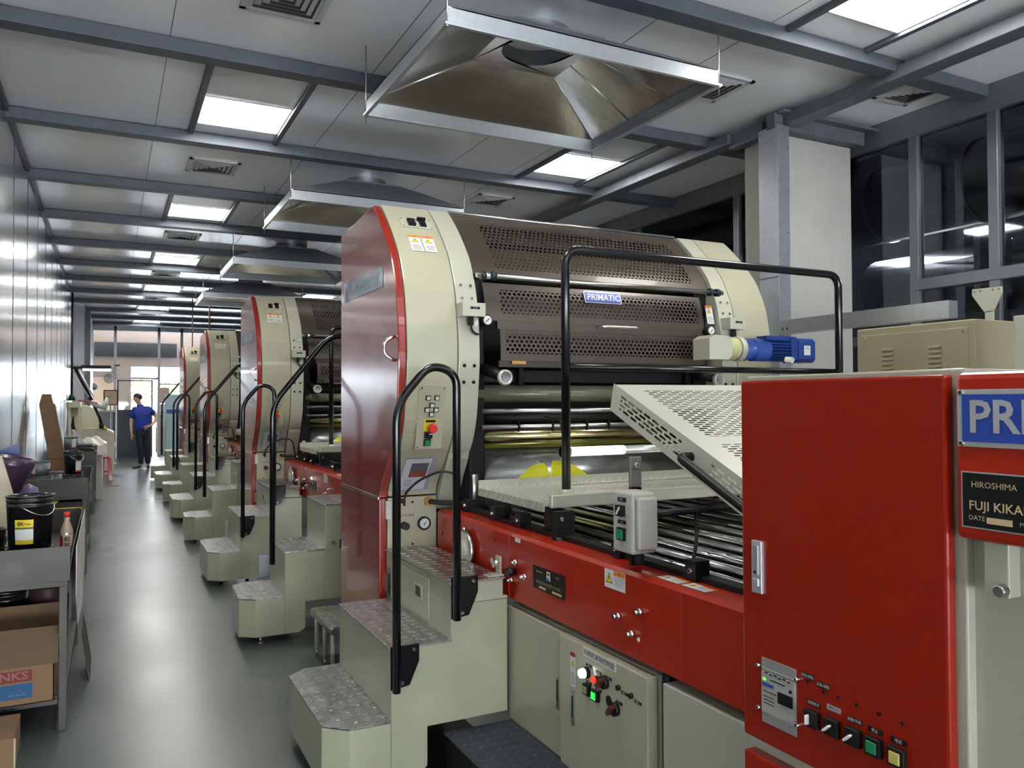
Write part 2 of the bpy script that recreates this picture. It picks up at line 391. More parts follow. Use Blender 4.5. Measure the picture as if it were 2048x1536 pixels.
struct(MB().box(5.215, 5.219, -4, 24.3, 1.95, ZC-.1, glass_m).build('window_2'))
# dark service space behind the glass with ducts
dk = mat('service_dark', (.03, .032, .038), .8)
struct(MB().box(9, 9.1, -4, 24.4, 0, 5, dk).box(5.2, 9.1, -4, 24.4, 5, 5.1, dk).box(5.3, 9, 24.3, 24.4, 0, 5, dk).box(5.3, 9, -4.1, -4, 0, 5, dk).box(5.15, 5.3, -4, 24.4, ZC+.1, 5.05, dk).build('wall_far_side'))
ductm = mat('duct_steel', (.22, .21, .2), .28, metal=1, var=.2, vscale=6)
def duct(lab, pts, r, rings):
    d = thing('ventilation_duct', lab, 'duct', pts[0])
    MB().tube(pts, r, ductm, n=28).build('pipe', d)
    g = MB()
    a, b = Vector(pts[0]), Vector(pts[-1])
    for q in rings:
        p = a+(b-a)*q; dd = (b-a).normalized()*.015; g.cyl(p-dd, p+dd, r+.008, ductm, n=28)
    g.build('joint_ring', d)
duct('large round steel duct behind the upper windows right of the column', [(6.2, -1, 3.25), (6.2, 6.4, 3.25)], .33, [.3, .4, .5, .58, .66, .78])
duct('lower round steel duct behind the window panes beside the ceiling', [(6.9, -1, 2.55), (6.9, 5.4, 2.6)], .3, [.4, .52, .6, .8])
pl_ = thing('junction_plate', 'pale riveted steel plate seen through the window above the beige cabinet', 'plate', (6.0, 3.9, 2.3))
q = MB().box(5.9, 6.3, 3.75, 3.8, 2.35, 2.85, mat('pale_steel', (.28, .27, .27), .5, metal=.5, var=.2))
for a in range(5):
    for bb in range(5):
        if a in (0, 4) or bb in (0, 4): screw(q, YM(5.93+a*.085, 3.75, 2.39+bb*.105), .008)
q.build('panel', pl_)
tag(MB().lathe([(0, 0), (.21, 0), (.21, .02), (.02, .05), (0, .05)], (5.5, 6.35, 3.2), mat('fan_disc', (.1, .1, .1), .5), n=32, ax='x').build('duct_cap'), 'round grey duct end seen through the window left of the column', 'duct cap')

# far partition: glass wall with frames and a door, light beyond
af = mat('partition_frame', (.33, .34, .36), .4, metal=.5)
gw = MB()
for x in (-.42, .155, 1.25, 1.84, 2.6, 3.4, 4.2, 5.1): gw.box(x-.035, x+.035, 24.27, 24.34, 0, ZC, af)
gw.box(-.45, 5.2, 24.27, 24.34, ZC-.12, ZC, af); gw.box(.15, 1.25, 24.27, 24.34, 2.14, 2.2, af); gw.box(1.25, 5.2, 24.27, 24.34, 2.0, 2.04, af)
gw.box(-.42, .155, 24.27, 24.34, 0, 1.25, mat('grey_panel', (.2, .21, .22), .4, metal=.3)).box(-.42, .155, 24.24, 24.35, 1.24, 1.3, af)
gw.box(1.25, 1.84, 24.3, 24.33, 0, .12, af)
struct(gw.build('window_3', bevel=.004))
struct(MB().box(-.44, 5.2, 24.3, 24.304, 2.2, ZC-.1, glass_m).box(1.27, 5.2, 24.3, 24.304, .1, 2.02, glass_m).build('window_4'))
dn = mat('door_navy', (.018, .025, .045), .35)
df = mat('door_frame_dark', (.05, .055, .065), .4)
d = MB(); d.box(.2, .24, 24.18, 24.22, 0, 2.13, df); d.box(1.05, 1.09, 24.18, 24.22, 0, 2.13, df); d.box(.2, 1.09, 24.18, 24.22, 2.09, 2.13, df); d.box(.24, 1.05, 24.18, 24.22, 1.26, 1.31, df)
d.box(.24, 1.05, 24.185, 24.215, .0, 1.27, dn)
struct(d.build('door_1'))
struct(MB().box(.24, 1.05, 24.2, 24.204, 1.3, 2.09, glass_m).build('door_2'))
# passage and outer facade beyond the partition
tan = mat('tan_facade', (.42, .33, .27), .8, var=.06, vscale=1.5)
pale = mat('pale_facade', (.55, .50, .42), .8)
fac = MB().box(-3, 8, 27.4, 27.6, 2.62, 4.6, tan).box(-3, .62, 27.4, 27.6, 0, 2.62, tan)
fac.box(4.6, 8, 27.4, 27.6, 0, 2.62, tan)
struct(fac.build('wall_outer'))
struct(MB().box(-.4, 1.92, 27.3, 27.38, 2.92, 3.36, mat('dark_band', (.04, .042, .045), .6)).build('trim_33'))
struct(MB().box(-3, 5.2, 24.4, 27.6, 4.6, 4.7, tan).box(-.9, -.8, 24.3, 27.6, 0, 4.7, pale).build('wall_passage'))
hedge = mat('hedge_green', (.25, .42, .06), .8, var=.5, vscale=7)
hb = MB()
for k in range(700):
    p = Vector((random.uniform(-1, 5), random.uniform(39, 40.5), 1.5+random.uniform(0, 1.2))); a = random.uniform(0, 6.28); s_ = random.uniform(.08, .16)
    T = Matrix.Translation(p) @ Matrix.Rotation(a, 4, 'Z') @ Matrix.Rotation(random.uniform(0, 3), 4, 'X')
    hb.poly([T @ Vector(q) for q in ((-s_, 0, 0), (0, -s_*.5, .02), (s_, 0, 0), (0, s_*.5, .02))], hedge)
h = hb.build('hedge'); tag(h, 'sunlit green foliage outside beyond the far glass wall', 'foliage'); h['kind'] = 'stuff'
struct(MB().box(-4, 9, 41.5, 41.7, 0, 1.9, mat('outer_white_wall', (.8, .8, .8), .7)).build('wall_yard'))
struct(MB().box(-4, 9, 38, 38.3, 2.85, 5.2, mat('white_canopy', (.85, .85, .85), .7)).build('trim_34'))

#@@LIGHTS
diff = mat('led_diffuser', (.9, .9, .9), .5, emit=(1, .985, .93), es=PANEL_W)
wframe = mat('panel_frame_white', (.5, .51, .53), .4, metal=.3)
rowname = {0: 'left row above the aisle', 1: 'right row above the presses'}
panels = [(0, k) for k in range(-2, 6)]+[(1, k) for k in range(-2, 5)]
order = ['nearest', 'second', 'third', 'fourth', 'fifth', 'sixth', 'farthest']
p0 = None
for row, k in panels:
    x = (.862, 3.68)[row]; y = 5.99+3.3*k
    idx = k if row == 0 else k+1
    lab = ('bright square ceiling light panel, %s of the %s' % (order[max(0, min(6, idx))], rowname[row])) if idx >= 0 else 'square ceiling light panel out of view at the near end of the %s' % ('left row', 'right row')[row]
    if p0 is None:
        p0 = thing('ceiling_light', lab, 'light', (x, y, ZC), 'square ceiling light panels')
        MB().box(x-.285, x+.285, y-.285, y+.285, ZC-.006, ZC-.002, diff).build('diffuser', p0)
        f = MB()
        for a, b, c_, d_ in ((-.3, .3, -.3, -.285), (-.3, .3, .285, .3), (-.3, -.285, -.285, .285), (.285, .3, -.285, .285)):
            f.box(x+a, x+b, y+c_, y+d_, ZC-.009, ZC-.001, wframe)
        f.build('frame', p0)
        base = Vector((x, y, ZC))
    else: copy_tree(p0, Vector((x, y, ZC))-base, lab)
rails = MB()
for row, k in panels:
    x = (.862, 3.68)[row]; y0 = 6.5+3.29*k-1.645+.12
    for s_ in (-1, 1): rails.box(x+s_*.315-.02, x+s_*.315+.02, y0, y0+1.525, ZC-.03, ZC-.001, beamm)
struct(rails.build('trim_35', bevel=.003))
# long girder along the ceiling on the right, tied to the column
struct(MB().box(4.26, 4.40, -4, 4.12, ZC-.13, ZC-.05, galvd).box(4.20, 4.33, 4.62, 13, ZC-.13, ZC-.05, galvd).build('trim_36', bevel=.005))

# air vents
ventm = mat('vent_grey', (.50, .51, .53), .45, metal=.2)
def vent(x, y, w_, lab, m=ventm):
    t = thing('air_vent', lab, 'vent', (x, y, ZC), 'ceiling air vents')
    h_ = w_/2; f = MB()
    for a, b, c_, d_ in ((-h_, h_, -h_, -h_+.03), (-h_, h_, h_-.03, h_), (-h_, -h_+.03, -h_, h_), (h_-.03, h_, -h_, h_)): f.box(x+a, x+b, y+c_, y+d_, ZC-.012, ZC-.001, m)
    f.build('frame', t)
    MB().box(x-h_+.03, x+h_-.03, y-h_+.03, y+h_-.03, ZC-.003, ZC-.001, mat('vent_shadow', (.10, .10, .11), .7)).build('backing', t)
    l = MB()
    for q in (.88, .70, .52, .34, .16):
        a = h_*q; b = a-.030
        for i in range(4):
            c_, s_ = [(1, 0), (0, 1), (-1, 0), (0, -1)][i]
            P = [(a, -a, -.004), (a, a, -.004), (b, b, -.016), (b, -b, -.016)]
            l.poly([(x+p[0]*c_-p[1]*s_, y+p[0]*s_+p[1]*c_, ZC+p[2]) for p in P], m)
    l.build('louvre', t)
    return t
for k, n in zip(range(-1, 5), ('nearest', 'second', 'third', 'fourth', 'fifth', 'sixth')):
    vent(.81, 7.42+3.3*k, .42, 'square slatted ceiling vent, %s of the row over the aisle' % n)
vent(3.5, 7.40, .40, 'square slatted ceiling vent beyond the press, left of the right light panel')
vent(3.55, 4.06, .40, 'square slatted ceiling vent beside the right corner of the nearest steel hood')
vent(4.84, 3.54, .34, 'square slatted ceiling vent right of the white column', mat('vent_pale', (.5, .5, .5), .5))

# exhaust hoods: shallow open pyramids of folded sheet hung on rods
def hood(y0, lab, w0=1.33, w1=2.89, d_=1.25, z0=3.2):
    y1 = y0+d_; t = thing('exhaust_hood', lab, 'hood', ((w0+w1)/2, (y0+y1)/2, z0), 'galvanised exhaust hoods over the presses')
    zs = z0+.07; zt = ZC-.09; cx, cy, r = (w0+w1)/2+.05, y0+d_*.55, .2
    # skirt
    sk = MB()
    for a, b, c_, d2 in ((w0, w1, y0, y0+.004), (w0, w1, y1-.004, y1), (w0, w0+.004, y0, y1), (w1-.004, w1, y0, y1)): sk.box(a, b, c_, d2, z0, zs, hoodo if a != w0 else galv)
    for a, b, c_, d2 in ((w0-.012, w1+.012, y0-.012, y0+.01), (w0-.012, w1+.012, y1-.01, y1+.012), (w0-.012, w0+.01, y0, y1), (w1-.01, w1+.012, y0, y1)): sk.box(a, b, c_, d2, z0-.012, z0, galv)
    sk.build('skirt', t, bevel=.001)
    # four sloping panels (inside shiny, outside dull) up to the square neck
    q = .28; A = [(w0, y0), (w1, y0), (w1, y1), (w0, y1)]; B = [(cx-q, cy-q), (cx+q, cy-q), (cx+q, cy+q), (cx-q, cy+q)]
    for i, nm in enumerate(('near_panel', 'right_panel', 'far_panel', 'left_panel')):
        j_ = (i+1) % 4; p = MB()
        def fn(u, v, dz=0, i=i, j_=j_):
            a = Vector((*A[i], zs)).lerp(Vector((*A[j_], zs)), u); b = Vector((*B[i], zt)).lerp(Vector((*B[j_], zt)), u)
            c_ = a.lerp(b, v); c_.z += dz+.006*math.sin(u*9+i)*math.sin(v*3.1); return c_
        p.grid(fn, 16, 6, hoodm); p.grid(lambda u, v: fn(u, v, .006), 16, 6, hoodo); p.build('panel', t)
    for i in range(4):
        a, b = Vector((*A[i], zs)), Vector((*B[i], zt)); MB().tube([a, b], .006, hoodm, n=8).build('seam', t)
    for u in (.33, .66): MB().tube([(w1, y0+(y1-y0)*u, zs), (cx+q, cy-q+2*q*u, zt)], .004, hoodm, n=6).build('seam', t)
    nk = MB(); nk.box(cx-q, cx+q, cy-q, cy-q+.004, zt, zt+.02, hoodm)
    k = nk.add([(*b, zt) for b in B]); n = 24; k2 = nk.add([(cx+r*math.cos(a), cy+r*math.sin(a), zt) for a in [math.pi*2*i/n-math.pi*3/4 for i in range(n)]])
    for i in range(4):
        for s_ in range(6): nk.face([k+i, k2+i*6+s_, k2+(i*6+s_+1) % n], hoodm)
        nk.face([k+i, k2+((i*6+6) % n), k+(i+1) % 4], hoodm)
    nk.build('neck', t)
    MB().cyl((cx, cy, zt), (cx, cy, ZC+.05), r, hoodo, n=28, caps=False).lathe([(0, .1), (r, .1)], (cx, cy, zt), blackm).build('duct_collar', t)
    for x, y in A:
        rd = MB().cyl((x, y, z0-.06), (x, y, ZC), .004, steel, n=8).cyl((x, y, z0-.02), (x, y, z0-.012), .01, steel, n=6); rd.build('rod', t)
    return t
hood(3.24, 'nearest and largest galvanised exhaust hood, hung from rods over the first press')
hood(6.64, 'second galvanised exhaust hood, partly hidden behind the top of the first press')
hood(10.04, 'third exhaust hood hung above the second press')
hood(13.44, 'farthest exhaust hood, hung above the third press')

# ================================================================== PRESS UNIT
PX = [(3.930, 2.53), (3.880, 2.49), (3.775, 2.39), (3.662, 2.26), (3.613, 2.176), (3.565, 2.059), (3.537, 1.921), (3.526, 1.822), (3.524, 1.715), (3.536, 1.594), (3.563, 1.431), (3.615, 1.311), (3.683, 1.229), (3.795, 1.10), (3.809, 1.045)]
def crom(P, n=3):
    o = []
    for i in range(len(P)-1):
        a, b, c_, d_ = [Vector(P[max(0, min(len(P)-1, i+k))]) for k in (-1, 0, 1, 2)]
        for k in range(n):
            t = k/n; o.append(tuple(.5*((2*b)+(c_-a)*t+(2*a-5*b+4*c_-d_)*t*t+(3*b-a-3*c_+d_)*t**3)))
    o.append(P[-1]); return o
PF = crom(PX)
def yprof(z):
    for (y0, z0), (y1, z1) in zip(PF, PF[1:]):
        if z1 <= z <= z0: return y0+(y1-y0)*(z0-z)/(z0-z1) if z0 != z1 else y0
    return PF[0][0] if z > 2.5 else PF[-1][0]
def ptangent(z):
    a, b = Vector((0, yprof(z+.02), z+.02)), Vector((0, yprof(z-.02), z-.02)); return (a-b).normalized()
def PM(x, z, o=0.):
    """frame on the curved front at x, z"""
    t = ptangent(z); T = TR((x, yprof(z), z), (1, 0, 0), t); return T @ Matrix.Translation((0, 0, o))
def tower(side, U):
    """side -1: operator side (left), +1: drive side. returns parts under U"""
    if side < 0: xa, xb, xc, xd = 1.20, 1.24, 1.503, 1.615
    else: xa, xb, xc, xd = 3.565, 3.53, 3.262, 3.15
    lo = lambda a, b: (min(a, b), max(a, b))
    back = 4.55
    # red side cover with bright front rim
    if side < 0:
        sc = MB().prism([(y+.004, z-.006) for y, z in PF]+[(back, 1.045), (back, 2.475)], 'x', *lo(xa, xb), redg).build('side_cover', U, bevel=.006)
        h_ = MB().tube([(xa-.002, 3.575, 1.825), (xa-.05, 3.585, 1.80), (xa-.05, 3.585, 1.735), (xa-.002, 3.575, 1.71)], .008, chrome, fil=.03)
        h_.build('handle', sc)
        lp = MB(); T = XM(xa-.001, 4.08, 2.12); lpm = mat('logo_pale_blue', (.16, .24, .33), .3, coat=.4)
        plate(lp, off(T, .02, .012), .60, .10, lpm, .002); lp.text('PRIMEX-P430', off(T, .02, .012, .003), .085, mat('logo_grey', (.35, .42, .48), .3), bold=.012, xs=1.0, shear=.2)
        lp.build('name_plate', sc)
        l2 = MB(); T2 = XM(xa-.001, 4.42, 2.135); plate(l2, T2, .10, .12, lpm, .002)
        plate(l2, off(T2, -.015, .04, .003), .05, .02, white); plate(l2, off(T2, -.03, -.01, .003), .02, .08, white); plate(l2, off(T2, .01, -.005, .003), .03, .03, signred); plate(l2, off(T2, .01, -.04, .003), .03, .03, blue)
        l2.build('emblem', sc)
        ld = MB().prism([(3.822, 1.035), (back, 1.035), (back, .12), (3.822, .12)], 'x', xa, xb, redg).build('lower_side_door', U, bevel=.006)
        MB().box(xa-.004, xa+.002, 3.83, back, 1.030, 1.042, chrome).build('edge_trim', ld)
        for z in (.98, .62): MB().box(xb-.012, xb+.012, 3.795, 3.815, z-.045, z+.045, steel).build('hinge', ld)
    fc = MB().prism([(y, z) for y, z in PF]+[(back, 1.045), (back, 2.53)], 'x', *lo(xb+(.002 if side < 0 else 0), xc-.005 if side < 0 else xc+.005), cream, smooth=False)
    fc = fc.build('front_cover', U, bevel=.004)
    if side > 0: pass
    for p in fc.data.polygons: p.use_smooth = False
    PS = [(y, z) for y, z in PF if z > 1.25]+[(3.665, 1.23), (3.735, 1.12), (3.80, 1.0), (3.83, .965)]
    st = MB().prism(PS+[(back, .965), (back, 2.53)], 'x', *lo(xc, xd), cream2).build('edge_cover', U, bevel=.004)
    bo = MB()
    for z, dx in ((2.085, 0), (2.02, .004), (1.69, .004), (1.61, .004)):
        for x in (xc+side*-1*.03*1, xd+side*.03): screw(bo, PM(x+(0), z, .001), .009, .006, blackm if z < 1.8 else chrome)
    bo.build('bolt', st)
    # terminal box with cable
    bx = (1.50, 1.62) if side < 0 else (3.16, 3.28)
    tb = MB(); z = 1.955; y = yprof(z); T = TR(((bx[0]+bx[1])/2, y, z), (1, 0, 0), (0, 0, 1))
    a, b = bx
    tb.box(a, b, y-.075, y+.01, 1.925, 1.99, cream2); plate(tb, YM((a+b)/2+.005, y-.0755, 1.965), .05, .012, blackt)
    tb.text('1  4', YM((a+b)/2+.005, y-.077, 1.965), .01, white); tb = tb.build('terminal_box', U, bevel=.004)
    cbl = MB().cyl(((a+b)/2, y-.035, 1.925), ((a+b)/2, y-.035, 1.885), .014, rubber)
    cbl.tube([((a+b)/2, y-.035, 1.89), ((a+b)/2+.005, y-.035, 1.86), ((a+b)/2+.04, y-.02, 1.84), (b+.02*(-side), y+.02, 1.86), (b+.03*-side, y+.05, 1.9)], .006, rubber, fil=.02, n=8)
    cbl.build('cable', tb)
    # cream box under the covers
    if side < 0:
        lb = MB().box(xb, xc-.003, 3.812, back, .12, 1.037, cream).build('lower_cover', U, bevel=.004)
    else:
        lb = MB().box(xd+.01, xa, 3.812, back, .12, 1.037, cream2).build('lower_cover', U, bevel=.004)
    MB().box(*lo(xb+(-side)*.01, xd-(-side)*.01), 3.99, back-.01, .1, 2.5, blackm).build('tower_core', U)
    MB().box(*lo(xd+side*-1*.002, xd-side*.08) if False else (xd-side*.09 if side > 0 else xd+.002, xd-.002 if side > 0 else xd+.09), 3.66, 4.5, .9, 2.2, blackm).build('side_frame', U, bevel=.01)
    return fc, st, lb

def make_unit():
    U = thing('printing_press', 'nearest printing press with full perforated guard and raised handrail in view', 'printing press', (2.38, 4.0, 0), 'cream and red printing presses')
    fc, st, lb = tower(-1, U)
    tower(1, U)
    # socket plate
    sp = MB(); T = PM(1.39, 2.418, .001); plate(sp, T, .17, .078, cream2, .003)
    for x in (-.075, 0, .075):
        for y in (-.032, .032): screw(sp, off(T, x, y, .003), .005, .003)
    plate(sp, off(T, -.03, .0, .003), .038, .05, blackt, .014); plate(sp, off(T, .03, .0, .003), .034, .05, blackt, .008); plate(sp, off(T, .028, .028, .003), .044, .012, blackt, .02)
    sp.build('socket_plate', U, label='white plate with two black sockets')
    for x in (1.345, 1.415): warn_label(MB(), PM(x, 2.297, .002), .062, .118).build('warning_label', U)
    # control panel
    T = PM(1.371, 1.44, .001); cp = MB(); plate(cp, T, .135, .31, cream, .002)
    for x, y in ((-.057, .145), (.057, .145), (-.057, -.145), (.057, -.145), (-.06, .0), (.055, .0)): screw(cp, off(T, x, y, .002), .005, .004)
    cp = cp.build('control_panel', U)
    for x, y in ((-.022, .098), (.022, .098), (0, .062), (0, .018), (-.024, .04), (.022, .04)):
        b = MB(); plate(b, off(T, x, y, .002), .024, .022, blackt, .008); plate(b, off(T, x, y, .010), .016, .015, white, .003); b.build('push_button', cp)
    b = MB(); plate(b, off(T, .0, -.037, .002), .062, .06, yellow, .003); plate(b, off(T, 0, -.016, .005), .05, .011, blackt, .002)
    a_, b_ = off(T, .004, -.045, .005) @ Vector((0, 0, 0)), off(T, .004, -.045, .03) @ Vector((0, 0, 0)); b.cyl(a_, b_, .012, blackt); b.cyl(b_, off(T, .004, -.045, .045) @ Vector((0, 0, 0)), .024, mat('stop_red', (.65, .03, .03), .35), r1=.02)
    b.build('emergency_stop', cp, label='round red emergency stop knob on yellow base')
    b = MB(); plate(b, off(T, -.008, -.083, .002), .036, .03, blackt, .02); plate(b, off(T, 0, -.076, .022), .014, .004, white, .003); b.build('selector_switch', cp)
    b = MB(); plate(b, off(T, -.008, -.122, .002), .036, .034, blackt, .006); plate(b, off(T, -.008, -.122, .008), .026, .026, green, .006); b.build('green_button', cp)
    # instruction sheet in sleeve
    z0, z1 = 1.245, 1.07; sh = MB()
    def ipt(x, z, o): return PM(x, z, o) @ Vector((0, 0, 0))
    sleeve = mat('plastic_sleeve', (.30, .31, .36), .25)
    def sheet(m, xa, xb, za, zb, o): sh.grid(lambda u, v: ipt(xa+(xb-xa)*u, za+(zb-za)*v, o), 4, 5, m)
    sheet(sleeve, 1.285, 1.45, z1, z0, .003); sheet(mat('photo_sheet', (.5, .52, .56), .4), 1.29, 1.425, z1+.004, z0-.006, .005)
    sheet(mat('photo_dark', (.1, .1, .11), .4), 1.325, 1.415, 1.175, 1.218, .0065); sheet(mat('photo_red', (.3, .07, .05), .4), 1.325, 1.415, 1.145, 1.175, .0065)
    for i in range(3): sheet(blackt, 1.31, 1.35, 1.125-.012*i, 1.127-.012*i, .0065)
    sh.build('instruction_sheet', U)
    # gauges, valve, hose on the lower cover
    g = MB(); T = YM(1.445, 3.81, .925) 
    T = YM(1.43, 3.811, .90)
    g.lathe([(0, -.012), (.028, -.012), (.034, -.014), (.034, 0)], (1.43, 3.811, .90), blackt, ax='y'); g.lathe([(0, -.0125), (.025, -.0125)], (1.43, 3.811, .90), white, ax='y')
    g.text('3', off(T, 0, -.005, .014), .02, blackt); plate(g, off(T, .003, .004, .0135) @ Matrix.Rotation(.8, 4, 'Z'), .024, .002, blackt); g.build('pressure_gauge', U)
    kn = MB().cyl((1.325, 3.811, .895), (1.325, 3.775, .895), .02, rubber, n=8).text('4.5 LUX-BAR', YM(1.33, 3.8105, .945), .018, dark)
    for x, z in ((1.30, .80), (1.37, .80), (1.37, 1.01)): kn.cyl((x, 3.812, z), (x, 3.809, z), .006, blackt, n=10)
    kn.build('valve_knob', U)
    hs = MB().cyl((1.455, 3.812, 1.01), (1.455, 3.79, 1.01), .024, brass).tube([(1.455, 3.79, 1.01), (1.49, 3.76, 1.005), (1.62, 3.7, 1.0), (1.75, 3.72, .99)], .013, rubber, fil=.03)
    hs.build('hose', U)
    c2 = MB().cyl((1.31, 3.812, 1.02), (1.31, 3.78, 1.02), .012, rubber).tube([(1.312, 3.77, 1.0), (1.312, 3.76, 1.06), (1.35, 3.68, 1.13), (1.45, 3.62, 1.18), (1.53, 3.6, 1.16), (1.56, 3.66, 1.05), (1.6, 3.78, .98)], .006, rubber, fil=.06, n=8)
    c2.build('cable', U)
    # perforated brown guards following the drum
    def cov(nm, z0, z1, pz0, pz1, xl, xr, px0, px1, o=.03):
        g = MB(); 
        def f(xa, xb, za, zb, m, uv=False, n=8):
            g.grid(lambda u, v: (xa+(xb-xa)*u, yprof(za+(zb-za)*v)+o, za+(zb-za)*v), 1, n, m, (lambda u, v: (xa+(xb-xa)*u, (zb-za)*v*1.08)) if uv else None)
        f(xl, xr, z0, pz0, brownm); f(xl, xr, pz1, z1, brownm); f(xl, px0, pz0, pz1, brownm); f(px1, xr, pz0, pz1, brownm); f(px0, px1, pz0, pz1, perf, True, 14)
        # folded lower edge
        g.box(xl, xr, yprof(z0)+o, yprof(z0)+o+.03, z0-.004, z0, brownm)
        return g.build(nm, U)
    c1 = cov('perforated_guard', 2.16, 2.525, 2.20, 2.468, 1.62, 3.145, 1.765, 3.04)
    MB().box(1.62, 3.145, 3.95, 4.5, 2.50, 2.53, brownm).cyl((1.62, 3.95, 2.535), (3.145, 3.95, 2.535), .008, steel).build('top_plate', U)
    c2_ = cov('perforated_guard', 1.925, 2.117, 1.96, 2.085, 1.675, 3.07, 1.765, 3.035, o=.045)
    pl = MB(); T = PM(2.385, 2.085, -.035); plate(pl, T, .235, .066, sil, .003); plate(pl, off(T, 0, 0, .003), .226, .057, blue, .002); pl.text('PRIMATIC', off(T, 0, -.002, .006), .052, white, bold=.02, xs=.93, shear=.22)
    pl.build('brand_plate', c2_, label='blue PRIMATIC plate with white letters')
    warn_label(MB(), PM(3.11, 2.02, -.03), .05, .11).build('warning_label', U)
    MB().box(1.74, 3.08, yprof(1.9)+.05, yprof(1.9)+.08, 1.88, 1.925, brownm).build('guard_ledge', U)
    c3 = cov('perforated_guard', 1.725, 1.885, 1.758, 1.858, 1.755, 3.07, 1.785, 3.035, o=.055)
    MB().tube([(2.335, yprof(1.9)+.05, 1.905), (2.335, yprof(1.9)-.01, 1.91), (2.56, yprof(1.9)-.01, 1.91), (2.56, yprof(1.9)+.05, 1.905)], .008, chrome, fil=.015).build('handle', c3)
    MB().box(1.755, 3.07, yprof(1.7)+.07, yprof(1.7)+.09, 1.69, 1.722, brownm).box(1.82, 1.90, yprof(1.7)+.055, yprof(1.7)+.068, 1.705, 1.722, brass).build('guard_ledge', U)
    # silver cross bar
    cb = MB().cyl((1.60, 3.53, 2.135), (3.16, 3.53, 2.135), .0125, steel)
    for x in (1.635, 1.69, 3.12, 3.07): cb.cyl((x-.012, 3.53, 2.135), (x+.012, 3.53, 2.135), .022, dark)
    cb.cyl((1.64, 3.53, 2.135), (1.69, 3.53, 2.135), .017, chrome); cb.build('cross_bar', U)
    # dial on black boss, hand wheels
    for x in (1.665, 3.085):
        d_ = MB().lathe([(0, -.02), (.024, -.02), (.03, -.016), (.03, .02)], (x, 3.56, 1.917), blackt, ax='y').lathe([(0, -.021), (.022, -.0205)], (x, 3.56, 1.917), white, ax='y')
        plate(d_, off(YM(x, 3.538, 1.917), 0, 0, .001) @ Matrix.Rotation(.7, 4, 'Z'), .03, .003, blackt); d_.build('dial', U)
    for x in (1.735, 3.09):
        h_ = MB().tube([(x-.05, 3.75, 1.70), (x-.02, 3.58, 1.66), (x, 3.51, 1.635)], [.03, .028, .024], blackt, n=16)
        T = YM(x, 3.50, 1.632)
        h_.lathe([(0, 0), (.034, 0), (.040, .006), (.040, .020), (.034, .028), (.029, .028), (.028, .020), (0, .0205)], (0, 0, 0), mat('dial_metal', (.55, .55, .53), .35, metal=.5), n=20, mfun=lambda a, i: mat('dial_face', (.25, .25, .26), .4) if a > 5 else MATS['dial_metal'])
        k = len(h_.v)-8*20
        M0 = Matrix.Translation((x, 3.505, 1.633)) @ Matrix.Rotation(math.radians(90), 4, 'X') @ Matrix.Rotation(math.radians(0), 4, 'Z')
        for i in range(k, len(h_.v)): h_.v[i] = M0 @ h_.v[i]
        h_.text('+', off(YM(x, 3.4805, 1.633), 0, 0, .001), .02, blackt); h_.build('hand_wheel', U)
    # rollers
    olive = mat('olive_roller', (.14, .14, .09), .3, coat=.3); goldr = mat('gold_roller', (.55, .48, .26), .22, metal=1); cylm = mat('plate_cylinder', (.30, .31, .30), .24, metal=.8, rvar=.06)
    inkm = mat('yellow_ink', (.30, .29, .05), .22, metal=.4)
    for y, z, r, m, nm in ((3.70, 1.555, .045, olive, 'roller'), (3.60, 1.467, .0125, steel, 'cross_bar'), (3.75, 1.43, .035, blackt, 'roller'), (3.61, 1.386, .013, steel, 'cross_bar'), (3.70, 1.335, .036, goldr, 'roller'), (3.74, 1.293, .024, inkm, 'roller'), (3.90, 1.08, .24, cylm, 'plate_cylinder')):
        MB().cyl((1.66, y, z), (3.12, y, z), r, m, n=40).build(nm, U)
    for x in (1.86, 2.06, 2.27, 2.41): MB().cyl((x, 3.605, 1.386), (x+.008, 3.605, 1.386), .018, blackm).box(x, x+.004, 3.585, 3.60, 1.36, 1.415, blackm).build('cable_tie', U)
    fl = MB().cyl((1.63, 3.90, 1.08), (1.665, 3.90, 1.08), .25, steel, n=40); fl.build('cylinder_flange', U)
    # yellow ink left on the cylinder: two lobes
    ik = MB()
    def lobe(x0, x1, xp, zp):
        n = 14
        for i in range(n):
            a, b = i/n, (i+1)/n
            def top(t):
                x = x0+(x1-x0)*t; s_ = (x-x0)/(xp-x0) if x < xp else (x1-x)/(x1-xp); return x, 1.10+(zp-1.10)*math.sin(max(0, s_)*math.pi/2)**.8
            (xa, za), (xb, zb) = top(a), top(b)
            def cy(z): return 3.90-math.sqrt(max(0, .2408**2-(z-1.08)**2))
            q = 4
            for k in range(q):
                f1, f2 = k/q, (k+1)/q
                zz = [1.10+(za-1.10)*f1, 1.10+(zb-1.10)*f1, 1.10+(zb-1.10)*f2, 1.10+(za-1.10)*f2]
                ik.poly([(xa, cy(zz[0]), zz[0]), (xb, cy(zz[1]), zz[1]), (xb, cy(zz[2]), zz[2]), (xa, cy(zz[3]), zz[3])], mat('wet_yellow_ink', (.62, .62, .02), .15), smooth=True)
    lobe(1.88, 2.09, 2.06, 1.19); lobe(2.08, 2.33, 2.12, 1.20); ik.build('ink_stain', U)
    # black inner frame, back, top beam
    b = MB().box(1.66, 3.12, 4.2, 4.5, 1.0, 2.45, blackm).box(1.70, 3.07, 3.70, 3.78, 1.615, 1.68, blackt).box(1.70, 3.07, 3.78, 3.84, 1.47, 1.52, blackm).box(1.9, 1.93, 3.66, 3.70, 1.60, 1.69, blackm).box(3.0, 3.03, 3.66, 3.70, 1.60, 1.69, blackm)
    b.build('inner_frame', U, bevel=.003)
